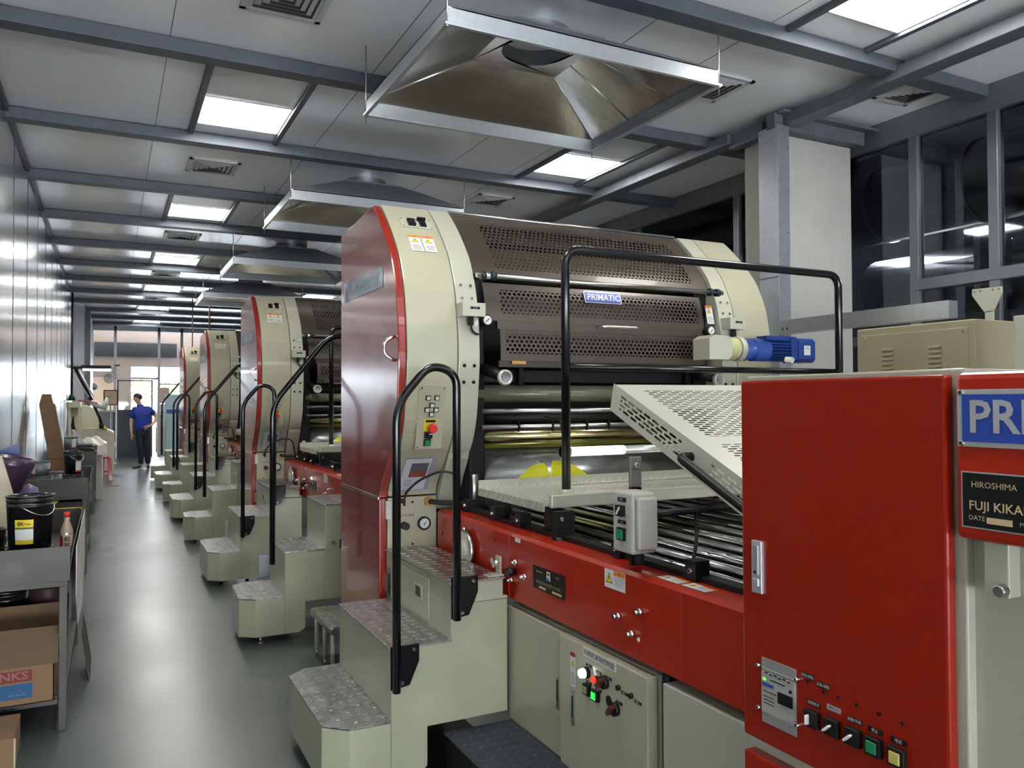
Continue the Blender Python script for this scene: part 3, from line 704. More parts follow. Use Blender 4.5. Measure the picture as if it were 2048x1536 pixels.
    MB().cyl((1.66, 3.95, 1.95), (3.12, 3.95, 1.95), .16, mat('inner_drum', (.05, .05, .042), .6), n=32).cyl((1.66, 3.85, 2.25), (3.12, 3.85, 2.25), .09, mat('inner_roll', (.08, .075, .04), .6), n=24).build('inner_roller', U)
    # led tube
    ld = MB().cyl((1.98, 3.30, 1.272), (3.1, 3.30, 1.272), .021, mat('tube_clear', (.55, .57, .55), .15, metal=.5), n=16); ld = ld.build('lamp_tube', U)
    MB().cyl((1.985, 3.298, 1.272), (2.30, 3.298, 1.272), .0225, mat('led_strip', (.9, .9, .9), .4, emit=(1, .97, .85), es=.55), n=16).build('led_strip', ld)
    t_ = MB().text('LED 100V 50/60', YM(2.62, 3.277, 1.275), .026, blackt); t_.build('lettering', ld)
    MB().cyl((1.94, 3.3, 1.272), (1.985, 3.3, 1.272), .025, chrome).tube([(1.965, 3.3, 1.29), (1.965, 3.35, 1.42), (1.965, 3.5, 1.44)], .006, blackt).build('bracket', ld)
    # geared motor on the drive side
    mo = MB(); mx_, my, mz = 3.0, 3.40, 1.804; bl = mat('motor_blue', (.012, .045, .22), .35, coat=.3); yw = mat('yellowed_cream', (.42, .42, .22), .35)
    mo.prism([(2.89, mz-.066), (3.025, mz-.066), (3.052, mz-.04), (3.052, mz+.04), (3.025, mz+.066), (2.93, mz+.07), (2.89, mz+.05)], 'y', my-.068, my+.07, cream2); mo.cyl((3.03, my, mz), (3.125, my, mz), .066, yw, n=28).cyl((3.125, my, mz), (3.13, my, mz), .062, blackm, n=28).cyl((3.13, my, mz), (3.165, my, mz), .071, cream2, n=28); mo = mo.build('gear_housing', U, bevel=.004)
    m2 = MB().lathe([(0, 3.17), (.064, 3.17), (.066, 3.2), (.055, 3.21), (.055, 3.24), (.066, 3.25), (.066, 3.35), (0, 3.35)], (0, my, mz), bl, ax='x', n=28)
    m2.cyl((3.35, my, mz), (3.52, my, mz), .05, bl)
    for i in range(22):
        a = i*2*math.pi/22; c_, s_ = math.cos(a), math.sin(a); m2.obox((3.44, my+.057*c_, mz+.057*s_), (.17, .016, .004), Matrix.Rotation(a, 3, 'X'), bl)
    m2.box(3.32, 3.55, my-.05, my+.03, mz+.055, mz+.078, bl); m2.box(3.50, 3.55, my-.06, my+.06, mz-.055, mz+.07, bl)
    m2.prism([(-.07, -.05), (-.05, -.07), (.05, -.07), (.07, -.05), (.07, .05), (.05, .07), (-.05, .07), (-.07, .05)], 'x', 3.55, 3.68, bl)
    k = 16
    for i in range(len(m2.v)-k, len(m2.v)): m2.v[i] = m2.v[i]+Vector((0, my, mz))
    plate(m2, YM(3.615, my-.0705, mz+.0), .05, .055, white); m2.text('4kw', YM(3.615, my-.0725, mz+.012), .016, blackt)
    m2.cyl((3.47, my-.05, mz-.055), (3.47, my-.095, mz-.06), .017, white, n=16).build('motor', mo, bevel=.003, label='blue finned electric motor')
    # red bed beams with the machine bed between
    beam = MB().prism([(1.50, .695), (1.50, .955), (1.515, .968), (1.60, .968), (1.60, .695)], 'y', 1.53, 3.80, redb); beam = beam.build('side_beam', U, bevel=.002)
    MB().prism([(3.26, .695), (3.26, .968), (3.15, .968), (3.15, .695)], 'y', 1.53, 3.80, redb).build('side_beam', U)
    dt = MB(); dt.box(1.4985, 1.5, 2.985, 2.988, .697, .955, signred); dt.box(1.4985, 1.5, 1.86, 1.863, .697, .955, signred); dt.build('joint_line', beam)
    MB().box(1.60, 3.15, 1.53, 3.8, .80, .86, blackm).build('bed_plate', U)
    bl_ = MB().box(1.60, 1.65, 1.54, 3.75, .86, .985, blackt)
    for y in (3.62, 3.3, 3.05, 2.3, 1.9): bl_.box(1.585, 1.64, y, y+.05, .97, 1.03, blackt); screw(bl_, XM(1.585, y+.02, 1.0), .01, .01)
    bl_.build('bed_rail', U, bevel=.003)
    rods = MB(); rd2 = MB()
    for i in range(17):
        x = 1.70+i*.085; z = .965+.006*(i % 3); r = (.013, .017, .011)[i % 3]
        MB().cyl((x, 1.55, z), (x, 3.5, z), r, (chrome, steel, chrome)[i % 3], n=14).build('tape_guide', U)
    rr = MB()
    for y in (1.6, 1.95, 2.35, 2.75, 3.2): rr.cyl((1.62, y, .925), (3.14, y, .925), .022, blackt, n=14)
    rr.build('cross_shaft', U)
    np_ = MB(); T = XM(1.4995, 2.648, .829); plate(np_, T, .245, .088, blackt, .002); plate(np_, off(T, 0, .02, .002), .026, .034, white); plate(np_, off(T, .003, .028, .003), .02, .008, signred); plate(np_, off(T, .0, .008, .003), .014, .01, blue)
    np_.text('FUJI KIKAI KOGYO CO.,LTD.', off(T, 0, -.015, .003), .016, gold, xs=.95); np_.text('HIROSHIMA', off(T, -.07, .025, .003), .01, gold); np_.text('JAPAN', off(T, .07, .025, .003), .01, gold)
    plate(np_, off(T, -.045, -.033, .003), .05, .008, gold); plate(np_, off(T, .065, -.033, .003), .07, .008, gold); np_.build('name_plate', U)
    warn_label(MB(), XM(1.4995, 2.205, .923), .12, .062, side=True).build('warning_label', U)
    for y in (1.96, 1.84): warn_label(MB(), TR((1.548, y, .969), (0, -1, 0), (1, 0, 0)), .105, .048, side=True).build('warning_label', U)
    plate(MB(), XM(1.4995, 2.905, .947), .045, .018, white).build('sticker', U)
    for y, z in ((2.915, .855), (2.955, .775), (2.835, .812), (2.18, .812), (2.06, .853), (2.104, .773)): MB().cyl((1.50, y, z), (1.488, y, z), .011, chrome, n=12).cyl((1.488, y, z), (1.474, y, z), .007, chrome, n=6).build('bolt', beam)
    for y, z in ((3.12, .918), (3.73, .854), (3.34, .837), (3.2, .75)): MB().cyl((1.5005, y, z), (1.4985, y, z), .008, blackt, n=10).build('hole', beam)
    MB().cyl((1.50, 2.93, .815), (1.462, 2.93, .815), .014, blackt, r1=.02, n=8).build('knob', beam); MB().cyl((1.5, 2.074, .762), (1.498, 2.074, .762), .007, white, n=12).build('plug', beam)
    wh = MB().lathe([(0, 1.455), (.04, 1.455), (.045, 1.465), (.05, 1.47), (.082, 1.465), (.09, 1.47), (.09, 1.49), (0, 1.49)], (0, 3.40, .83), cream2, ax='x', n=36, mfun=lambda a, i: steel if a > 3 else cream2)
    wh.cyl((1.455, 3.40, .83), (1.45, 3.40, .83), .008, chrome).cyl((1.48, 3.4, .925), (1.47, 3.4, .925), .008, chrome).build('indexing_wheel', U)
    # platform across the bed and its guard rail
    pf = MB().box(1.57, 3.2, 2.80, 3.42, 1.092, 1.106, treadc).build('walkway_platform', U)
    MB().box(1.56, 3.2, 3.42, 3.428, 1.09, 1.143, treadc).box(1.56, 1.568, 2.80, 3.43, 1.072, 1.107, treadc).build('kick_plate', pf)
    MB().box(1.585, 3.2, 2.775, 2.80, 1.085, 1.140, cream2).build('front_lip', pf, bevel=.006)
    for x, y in ((1.62, 2.83), (1.66, 3.3), (3.05, 2.83), (3.05, 3.3)): MB().box(x, x+.012, y, y+.07, .86, 1.09, blackt).build('leg', pf, bevel=.002)
    MB().box(1.575, 1.66, 2.72, 2.75, .95, 1.08, blackt).cyl((1.57, 2.73, .96), (1.63, 2.73, .96), .022, blackt).cyl((1.6, 2.72, 1.05), (1.6, 2.715, 1.05), .008, chrome).build('bracket', pf)
    gr = MB().tube([(1.705, 2.86, 1.106), (1.705, 2.86, 2.155), (3.33, 2.86, 2.155), (3.33, 2.86, .86)], .019, black, n=16, fil=.075).tube([(1.705, 2.86, 1.66), (3.33, 2.86, 1.66)], .015, black).cyl((1.705, 2.86, 1.106), (1.705, 2.86, 1.15), .03, cream2)
    gr.build('guard_rail', U)
    return U

U1 = make_unit()
dys = (3.93, 8.0, 11.83)
labs = ('second printing press, its cream operator tower showing left of the nearest red side', 'third printing press down the line, narrow cream tower left of the second', 'farthest printing press with the smallest cream tower')
for dy, l in zip(dys, labs): copy_tree(U1, (0, dy, 0), l)

# ------------------------------------------------------------------ extra parts of the nearest press only
hdp = MB(); a = math.radians(24); ca, sa = math.cos(a), math.sin(a)
def HP(x, l, h): return (x, 2.525-ca*l+sa*0-h*sa*.6, 1.483-sa*l+h*ca)
L_, T_ = 1.0, .105
guard = thing('slotted_safety_guard', 'white slotted guard cover tilted up over the bed of the nearest press', 'guard', (2.4, 2.0, 1.0))
sw = mat('guard_white', (.48, .48, .41), .35, coat=.2)
def face_slot(name, o, ex, ey, wd, hd, rects):
    g = MB(); o = Vector(o); ex = Vector(ex).normalized(); ey = Vector(ey).normalized()
    P = lambda u, v: o+ex*u+ey*v
    us = sorted({0, wd}|{r[0] for r in rects}|{r[1] for r in rects}); vs = sorted({0, hd}|{r[2] for r in rects}|{r[3] for r in rects})
    for u0, u1 in zip(us, us[1:]):
        for v0, v1 in zip(vs, vs[1:]):
            inn = any(r[0] <= u0 and u1 <= r[1] and r[2] <= v0 and v1 <= r[3] for r in rects)
            g.poly([P(u0, v0), P(u1, v0), P(u1, v1), P(u0, v1)], slots if inn else sw, [(u0, v0), (u1, v0), (u1, v1), (u0, v1)])
    return g.build(name, guard)
ld_ = Vector((0, -ca, -sa)); nd_ = Vector((0, -sa*.6, ca)).normalized()
face_slot('side_sheet', HP(1.70, 0, 0), ld_, nd_, L_, T_, [(.06, .44, .02, .085), (.60, .95, .02, .085)])
tl = HP(1.70, 0, T_)
face_slot('top_sheet', tl, (1, 0, 0), ld_, 1.4, L_, [(.10, .62, .05, .45), (.10, .62, .50, .95), (.70, 1.3, .05, .45), (.70, 1.3, .50, .95)])
g = MB(); g.poly([HP(1.70, 0, 0), HP(3.1, 0, 0), HP(3.1, 0, T_), HP(1.70, 0, T_)], sw); g.poly([HP(3.1, 0, 0), HP(3.1, L_, 0), HP(3.1, L_, T_), HP(3.1, 0, T_)], sw)
g.build('end_sheet', guard)
p1, p2 = Vector(HP(1.70, .50, .06)), Vector(HP(1.70, .86, .06)); o_ = Vector((-.05, 0, 0))
MB().tube([p1, p1+o_, p2+o_, p2], .015, blackt, fil=.03).build('handle', guard)
MB().cyl((1.72, 1.7, 1.05), (3.05, 1.7, 1.05), .015, blackt).tube([(1.62, 2.2, 1.13), (2.9, 2.2, 1.15)], .013, blackt).tube([(1.72, 1.65, .97), (1.74, 1.75, 1.16), (1.78, 1.8, 1.2)], .008, blackt).build('hinge_bar', guard)

pb = thing('switch_post', 'grey push-button box on a black post beside the bed of the nearest press', 'switch box', (1.57, 2.2, .86))
MB().box(1.555, 1.60, 2.19, 2.202, .86, 1.23, blackt).box(1.555, 1.60, 2.19, 2.202, 1.22, 1.33, mat('post_grey', (.22, .21, .2), .45, metal=.5)).cyl((1.578, 2.19, 1.30), (1.578, 2.18, 1.30), .012, steel, n=6).build('post', pb, bevel=.002)
gb_ = mat('box_grey', (.42, .41, .38), .45)
bxm = MB().box(1.475, 1.57, 2.07, 2.18, 1.03, 1.225, gb_).box(1.485, 1.562, 2.05, 2.07, 1.045, 1.212, gb_); bxm = bxm.build('switch_box', pb, bevel=.008)
def XB(y, z): return XM(1.4745, y, z)
b = MB(); plate(b, XB(2.125, 1.165), .035, .035, blackt, .016); plate(b, off(XB(2.125, 1.165), 0, 0, .016) @ Matrix.Rotation(.9, 4, 'Z'), .03, .006, white, .003); b.build('selector_switch', bxm)
b = MB(); plate(b, XB(2.125, 1.09), .04, .04, blackt, .008); plate(b, off(XB(2.125, 1.09), 0, 0, .008), .03, .03, green, .006); b.build('green_button', bxm)
b = MB(); plate(b, XB(2.125, 1.20), .045, .014, blackt); b.text('停止', off(XB(2.125, 1.2), 0, 0, .002), .01, white); plate(b, XB(2.125, 1.128), .045, .012, blackt); b.text('ON', off(XB(2.125, 1.128), 0, 0, .002), .009, white); b.build('label_strip', bxm)
MB().cyl((1.545, 2.13, 1.03), (1.545, 2.13, .985), .016, rubber).tube([(1.60, 2.195, 1.13), (1.8, 2.1, 1.15)], .01, blackt).tube([(1.77, 2.12, 1.14), (1.76, 2.1, 1.05), (1.72, 2.08, .97), (1.64, 2.1, .93)], .006, rubber, fil=.05).build('cable', pb)

# ------------------------------------------------------------------ stairs
def stairA():
    t = thing('step_unit', 'nearest cream three-step unit with checker-plate treads and a black hooped handrail', 'steps', (1.1, 3.35, 0), 'cream press steps with hooped handrails')
    y0, y1 = 2.97, 3.74; X0 = .73
    b = MB()
    # bottom tread block with chamfered corners
    foot = lambda z: [(X0, y0+.08), (X0+.09, y0), (.98, y0), (.98, y1), (X0+.08, y1), (X0, y1-.07)]
    b.prism(foot(0), 'z', .05, .276, stairc)
    # side profile of the rest (x,z)
    b.prism([(.98, .05), (1.10, .05), (1.13, .085), (1.13, .235), (1.483, .235), (1.483, .70), (1.23, .70), (1.23, .556), (.98, .556)], 'y', y0, y1, stairc)
    b = b.build('body', t, bevel=.004)
    MB().box(1.23, 1.34, y0, y1+.06, .70, .782, stairc).box(1.34, 1.465, y0+.002, y1+.06, .705, .782, cream2).box(1.335, 1.483, y0-.004, y0+.03, .70, .712, cream2).build('top_block', t, bevel=.004)
    MB().prism(foot(0), 'z', .276, .283, tread5).build('tread', t, bevel=.001)
    MB().box(.975, 1.232, y0-.006, y1, .556, .563, tread5).build('tread', t, bevel=.001)
    MB().box(1.222, 1.47, y0-.006, y1+.06, .782, .789, treadl).build('tread', t, bevel=.001)
    br = MB().box(1.40, 1.475, y0+.01, y0+.055, .789, .797, cream2).box(1.455, 1.463, y0+.01, y0+.055, .789, .87, cream2); br = br.build('mounting_bracket', t, bevel=.002)
    MB().cyl((1.463, y0+.03, .845), (1.435, y0+.03, .845), .01, chrome).obox((1.43, y0+.03, .845), (.006, .04, .012), Matrix.Rotation(.9, 3, 'X'), chrome).build('wing_nut', br)
    h_ = MB().box(1.226, 1.23, y0+.24, y1-.02, .58, .755, stairc).build('hatch', t, bevel=.003)
    MB().box(1.2235, 1.227, y0+.32, y0+.41, .65, .71, cream2).box(1.2225, 1.224, y0+.335, y0+.395, .658, .702, mat('slot_brown', (.06, .05, .03), .5)).build('hatch_catch', h_, bevel=.002)
    r = MB().tube([(.992, y0-.03, .40), (.992, y0-.03, 1.505), (1.13, y0-.03, 1.665), (1.244, y0-.03, 1.63), (1.244, y0-.03, .645)], .0165, black, n=16, fil=.075); r = r.build('handrail', t)
    for x, z in ((.975, .405), (1.228, .645)):
        g = MB().prism([(x, z), (x+.075, z+.01), (x+.115, z+.10), (x+.115, z+.165), (x, z+.165)], 'y', y0-.014, y0-.004, black)
        for dx, dz in ((.045, .022), (.095, .145)): screw(g, YM(x+dx, y0-.014, z+dz), .008, .006)
        g.build('rail_bracket', r, bevel=.001)
    for x, y in ((.84, y0+.12), (.84, y1-.12), (1.05, y0+.12)):
        c_ = MB().cyl((x, y, .05), (x, y, .03), .012, steel).cyl((x-.012, y, .0255), (x+.012, y, .0255), .025, blackm).box(x-.016, x+.016, y-.012, y+.012, .03, .046, steel); c_.build('caster', t)
    return t
def stairB():
    y0, y1 = 5.15, 5.68
    t = thing('step_unit', 'cream step unit without hoop rail, standing just behind the red side of the nearest press', 'steps', (1.1, 5.4, 0), 'cream press steps with sloping rail')
    foot = [(.73, y0+.07), (.825, y0), (1.0, y0), (1.0, y1), (.82, y1), (.745, y1-.06)]
    b = MB().prism(foot, 'z', .05, .282, stairc).prism([(1.0, .05), (1.09, .05), (1.13, .075), (1.13, .24), (1.255, .24), (1.255, .56), (1.0, .56)], 'y', y0, y1, stairc)
    b.build('body', t, bevel=.004)
    tb = MB().box(1.255, 1.484, y0, y1, .24, .845, stairc).build('top_block', t, bevel=.003)
    MB().cyl((1.31, y0, .60), (1.31, y0-.008, .60), .012, steel).box(1.35, 1.365, y0-.004, y0, .56, .62, dark).tube([(1.45, y0, .50), (1.45, y0-.03, .51), (1.45, y0-.03, .66), (1.45, y0, .67)], .007, chrome, fil=.03).build('handle', tb)
    MB().prism(foot, 'z', .282, .289, tread5).build('tread', t, bevel=.001)
    MB().box(.995, 1.26, y0-.005, y1, .56, .567, tread5).build('tread', t, bevel=.001)
    MB().box(1.25, 1.49, y0-.005, y1, .845, .852, treadl).build('tread', t, bevel=.001)
    MB().tube([(.92, y0-.012, .5), (.92, y0-.012, 1.50), (1.28, y0-.012, 1.947), (2.4, y0-.012, 1.947)], .0175, black, n=16, fil=.09).build('handrail', t)
    for x, y in ((.86, y0+.05), (.86, y1-.1), (1.05, y1-.1)): MB().cyl((x, y, .05), (x, y, .0), .01, steel).cyl((x, y, 0), (x, y, .01), .018, steel).build('foot', t)
    return t
A1 = stairA()
for dy, l in ((3.93, 'second hooped-rail cream step unit, beside the second press'), (7.9, 'third hooped-rail cream step unit, beside the third press'), (11.8, 'farthest hooped-rail cream step unit, beside the last press')): copy_tree(A1, (0, dy, 0), l)
B1 = stairB()
for dy, l in ((3.95, 'cream step unit with sloping rail between the second and third hooped ones'), (7.75, 'cream step unit with sloping rail between the third and farthest hooped ones'), (11.6, 'last cream step unit with sloping rail at the far end of the line')): copy_tree(B1, (0, dy, 0), l)
# low side step with thin white legs, beside unit
ls = thing('low_step', 'low checker-plate step on thin white legs behind the nearest cream steps', 'step', (1.2, 4.6, 0))
MB().box(1.10, 1.45, 4.38, 4.86, .262, .27, tread5).box(1.10, 1.45, 4.37, 4.385, .24, .262, steel).box(1.095, 1.105, 4.38, 4.86, .235, .262, steel).build('tread', ls)
for x, y in ((1.12, 4.42), (1.12, 4.80), (1.12, 4.6), (1.3, 4.42)): MB().cyl((x, y, .04), (x, y, .25), .013, cream2).cyl((x, y, 0), (x, y, .04), .007, steel).build('leg', ls)
# black base and dark step at the foot of the nearest press
bs = thing('plinth_step', 'black plinth with dark checker-plate top at the foot of the nearest press', 'step', (1.35, 2.2, 0))
MB().box(1.20, 1.497, 1.53, 2.965, 0, .195, blackm).build('body', bs, bevel=.004); MB().box(1.195, 1.497, 1.53, 2.965, .195, .2, treadd).build('tread', bs)
tag(MB().box(1.135, 1.495, 3.0, 4.3, 0, .03, blackm).build('base_plate'), 'flat black base plate under the nearest cream steps', 'base plate')

# ------------------------------------------------------------------ control cabinet under the red beam
cc = thing('control_cabinet', 'cream control cabinet with lit buttons under the red beam', 'cabinet', (1.8, 2.5, .2))
MB().box(1.525, 2.2, 1.995, 3.0, .2, .668, cream2).box(1.53, 2.2, 1.96, 1.995, .2, .675, dark).box(1.545, 1.65, 1.99, 3.0, .668, .69, mat('gap_brown', (.10, .08, .06), .6)).build('body', cc)
d1 = MB().box(1.497, 1.522, 2.541, 3.0, .2, .662, cream).build('door', cc, bevel=.003, label='left door with recessed handle')
d2 = MB().box(1.48, 1.522, 2.005, 2.536, .2, .665, cream).build('door', cc, bevel=.004, label='right door with buttons and lamps')
MB().box(1.495, 1.50, 2.572, 2.592, .37, .495, steel).box(1.494, 1.496, 2.576, 2.588, .40, .48, dark).build('handle', d1, bevel=.002)
MB().box(1.476, 1.482, 2.432, 2.452, .365, .487, steel).box(1.4755, 1.477, 2.436, 2.448, .395, .47, dark).build('handle', d2, bevel=.002)
sg = MB(); T = XM(1.4795, 2.272, .647); plate(sg, T, .20, .03, white); sg.text('印刷机单独控制盘', off(T, 0, -.001, .0015), .0235, blackt, bold=.004); sg.build('sign', d2)
warn_label(MB(), XM(1.4795, 2.442, .563), .034, .122, head=signred).build('warning_label', d2)
def strip(y, z, s_, p=d2, x=1.4795, w_=.036, h_=.01, m=blackt, mt=white):
    b = MB(); T = XM(x, y, z); plate(b, T, w_, h_, m); b.text(s_, off(T, 0, 0, .0015), h_*.75, mt); b.build('label_strip', p)
for y, z, s_ in ((2.335, .607, '電源'), (2.275, .601, '過負荷'), (2.215, .600, '単独'), (2.335, .548, '停止'), (2.275, .543, '運転'), (2.155, .540, '切 入'), (2.125, .580, '制動入'), (2.052, .575, '照明入')): strip(y, z, s_)
def pl_round(y, z, r, m, dpt, nm, r1=None): MB().cyl((1.48, y, z), (1.48-dpt*.5, y, z), r*1.15, blackt, n=20).cyl((1.48-dpt*.5, y, z), (1.48-dpt, y, z), r, m, r1=r1 or r*.85, n=20).build(nm, d2)
pl_round(2.347, .580, .017, mat('lamp_white', (.9, .9, .9), .3, emit=(.85, .9, 1), es=1.5), .03, 'pilot_lamp')
pl_round(2.285, .576, .0105, mat('lamp_red', (.8, .02, .01), .3, emit=(1, .02, .01), es=.5), .022, 'pilot_lamp')
def kn(y, z):
    b = MB().cyl((1.48, y, z), (1.465, y, z), .022, blackt, n=20); b.obox((1.456, y, z), (.02, .012, .04), Matrix.Rotation(.7, 3, 'X'), mat('knob_maroon', (.10, .015, .01), .4)); b.build('knob', d2)
kn(2.235, .582); kn(2.172, .515)
def sq(y, z, m, p=d2, x=1.48, s_=.03, nm='push_button'):
    b = MB(); T = XM(x, y, z); plate(b, T, s_*1.25, s_*1.25, blackt, .014); plate(b, off(T, 0, 0, .014), s_*.8, s_*.8, m, .004); b.build(nm, p, bevel=.002)
sq(2.341, .524, mat('button_amber', (.28, .24, .08), .4)); sq(2.288, .521, mat('lamp_green', (.05, .8, .1), .3, emit=(.02, 1, .08), es=.3))
MB().cyl((1.4805, 2.215, .526), (1.479, 2.215, .526), .018, blackt, n=20).build('cap', d2)
for y_, z_ in ((2.155, .589), (2.085, .586)): MB().cyl((1.48, y_, z_), (1.47, y_, z_), .009, blackt, n=10).build('toggle', d2)
tag(MB().box(1.497, 2.2, 1.53, 1.95, .2, .665, cream2).box(1.49, 1.5, 1.53, 1.945, .2, .27, cream2).build('side_panel', bevel=.003), 'plain cream lower panel between the control cabinet and the big red cabinet', 'panel')

# ------------------------------------------------------------------ tall red cabinet
rc = thing('electrical_cabinet', 'tall red electrical cabinet with metal lock handle in the right foreground', 'cabinet', (1.75, 1.2, 0))
MB().box(1.432, 2.1, .945, 1.515, .0, 1.578, cream2).build('body', rc, bevel=.004)
rd = MB().box(1.40, 1.428, .962, 1.503, .70, 1.566, red).build('door', rc, bevel=.006, label='red door with switches along the bottom')
MB().box(1.40, 1.44, .962, 1.503, .05, .662, red).build('lower_door', rc, bevel=.006)
h_ = MB().box(1.392, 1.401, 1.430, 1.462, 1.055, 1.18, sil).box(1.388, 1.393, 1.438, 1.455, 1.10, 1.17, mat('handle_grey', (.35, .37, .39), .4, metal=.5)).box(1.388, 1.393, 1.438, 1.455, 1.072, 1.09, sil).cyl((1.388, 1.446, 1.106), (1.386, 1.446, 1.106), .004, blackt, n=10).build('lock_handle', rd, bevel=.003)
gp = MB(); T = XM(1.3995, 1.384, .829); plate(gp, T, .105, .152, mat('panel_grey', (.30, .31, .29), .4, metal=.3), .003); plate(gp, off(T, 0, -.003, .003), .103, .094, mat('panel_face', (.34, .34, .31), .45), .002)
plate(gp, off(T, -.042, .027, .005), .01, .006, mat('led_green', (.2, .8, .1), .3, emit=(.3, 1, .1), es=.15)); plate(gp, off(T, -.03, .016, .005), .036, .008, blue); plate(gp, off(T, .0, .030, .005), .045, .003, blackt); plate(gp, off(T, -.025, .0, .005), .042, .002, blackt)
plate(gp, off(T, .024, -.002, .005), .044, .026, blackt, .003); [plate(gp, off(T, -.035+.014*i, .044-.002*(i % 2), .005), .009, .0035, blackt) for i in range(6)]; [plate(gp, off(T, -.028, -.012-.008*i, .005), .034, .0018, blackt) for i in range(3)]; plate(gp, off(T, 0, .052, .003), .105, .001, white); plate(gp, off(T, 0, -.053, .003), .105, .001, white); gp.cyl(T @ Vector((.04, .022, .004)), T @ Vector((.04, .022, .008)), .004, blackt, n=10)
for x, y in ((-.06, .055), (.06, .058), (-.06, -.045), (.06, -.045)): screw(gp, off(T, x, y, 0), .006, .012)
gp.build('gauge_panel', rd, bevel=.001)
for y, z, m, s_ in ((1.281, .845, blackt, '電源表示'), (1.298, .901, blackt, '正転/逆転'), (1.254, .893, blackt, '正転/逆転'), (1.227, .852, sil, '張力 入'), (1.173, .846, blackt, '自動/手動'), (1.123, .843, blackt, '停止'), (1.069, .842, blackt, '確認')):
    strip(y, z, s_, rd, 1.3995, .036, .011, m, white if m is blackt else blackt)
for y, z in ((1.298, .889), (1.254, .880), (1.215, .880), (1.168, .880), (1.114, .880), (1.06, .881)): MB().cyl((1.4005, y, z), (1.398, y, z), .004, blackt, n=12).build('hole', rd)
for y, z, r_ in ((1.281, .812, 0), (1.227, .813, .8), (1.173, .813, .8)):
    b = MB(); T = XM(1.40, y, z); plate(b, T, .037, .037, blackt, .014); plate(b, off(T, -.004, 0, .014) @ Matrix.Rotation(-r_, 4, 'Z'), .005, .022, white, .012); b.build('selector_switch', rd, bevel=.002)
sq(1.123, .812, green, rd, 1.40, .03, 'green_button'); sq(1.069, .812, mat('button_yellow', (.55, .45, .12), .4), rd, 1.40, .03, 'yellow_button')

r2 = thing('machine_head', 'red machine head with blue brand plate and black maker plate at the right edge', 'machine', (1.9, .5, 0))
MB().box(1.40, 2.0, -.6, .945, 1.262, 1.568, redb).build('header', r2, bevel=.012)
MB().box(1.455, 2.0, .3, .95, 0, 1.262, cream2).build('column', r2, bevel=.004)
MB().box(1.46, 2.0, -.6, .3, 0, 1.262, blackm).build('recess', r2)
MB().box(1.42, 1.456, .86, .905, 1.165, 1.262, cream2).cyl((1.42, .868, 1.18), (1.40, .868, 1.18), .012, steel, n=8).build('bracket', r2, bevel=.003)
bp_ = MB(); T = XM(1.399, .755, 1.485); plate(bp_, T, .36, .104, sil, .003); plate(bp_, off(T, 0, 0, .003), .34, .086, blue, .002); bp_.text('PRIMEX', off(T, -.158, 0, .006), .082, sil, bold=.02, align='LEFT')
for x, y in ((-.172, .046), (-.172, -.046)): screw(bp_, off(T, x, y, .003), .006, .004)
bp_.build('brand_plate', r2, bevel=.001, label='blue plate with large silver letters')
mp_ = MB(); T = XM(1.399, .79, 1.337); plate(mp_, T, .28, .102, sil, .002); plate(mp_, off(T, 0, 0, .002), .274, .097, blackt, .001)
mp_.text('HIROSHIMA', off(T, -.12, .028, .004), .0155, gold, align='LEFT'); mp_.text('FUJI KIKAI', off(T, -.125, -.01, .004), .023, gold, align='LEFT', bold=.01); mp_.text('DATE', off(T, -.125, -.032, .004), .012, gold, align='LEFT'); plate(mp_, off(T, -.07, -.034, .003), .045, .011, gold); mp_.text('M', off(T, -.035, -.034, .004), .012, gold, align='LEFT')
mp_.build('maker_plate', r2, label='black plate with gold lettering')
# ================================================================== RIGHT BACKGROUND
struct(MB().box(4.31, 5.045, 4.2, 4.56, 0, 3.44, wallw).build('wall_column', bevel=.01))
struct(MB().box(4.18, 5.1, 4.12, 4.2, 3.44, 3.55, galvd).box(4.24, 4.31, 4.30, 4.65, 3.44, 3.55, galvd).box(4.2, 5.25, 4.05, 4.22, 3.54, 3.56, galvd).build('trim_37', bevel=.003))
dd = thing('cable_duct', 'tall galvanised cable duct standing against the white column', 'duct', (4.26, 4.28, 0))
MB().box(4.187, 4.297, 4.1, 4.285, 0, 3.46, galv).box(4.185, 4.187, 4.1, 4.285, 2.38, 2.39, galvd).build('duct_body', dd, bevel=.003)
b = MB()
for z in (2.2, 2.45, 2.7, 3.0, 3.3): screw(b, YM(4.275, 4.1, z), .006)
b.build('screw', dd)
tag(MB().box(4.18, 4.26, 2.84, 4.11, 1.975, 2.072, galv).box(4.179, 4.18, 4.06, 4.07, 2.0, 2.02, blackm).box(4.179, 4.18, 4.02, 4.03, 2.0, 2.02, blackm).build('cable_tray', bevel=.003), 'horizontal galvanised cable tray running over the beige cabinet to the column', 'cable tray')
beige = mat('beige_paint', (.34, .30, .20), .45)
bc = thing('beige_cabinet', 'beige louvred metal cabinet behind the big red cabinet', 'cabinet', (4.07, 2.86, 0))
MB().box(3.9, 4.25, 2.51, 3.22, 0, 1.925, beige).build('body', bc, bevel=.006)
pn = MB().box(3.894, 3.9, 2.545, 3.185, .3, 1.885, beige).build('front_panel', bc, bevel=.002)
for yc, w_ in ((3.01, .075), (2.725, .075)):
    l = MB()
    for i in range(9):
        z = 1.80-i*.026; l.prism([(yc-w_/2, z), (yc+w_/2, z), (yc+w_/2-.006, z-.012), (yc-w_/2+.006, z-.012)], 'x', 3.884, 3.894, beige)
    l.build('louvre', pn, bevel=.002)
b = MB()
for y, z in ((2.57, 1.865), (3.16, 1.865)): b.cyl((3.894, y, z), (3.890, y, z), .007, steel, n=10)
b.build('screw', pn)
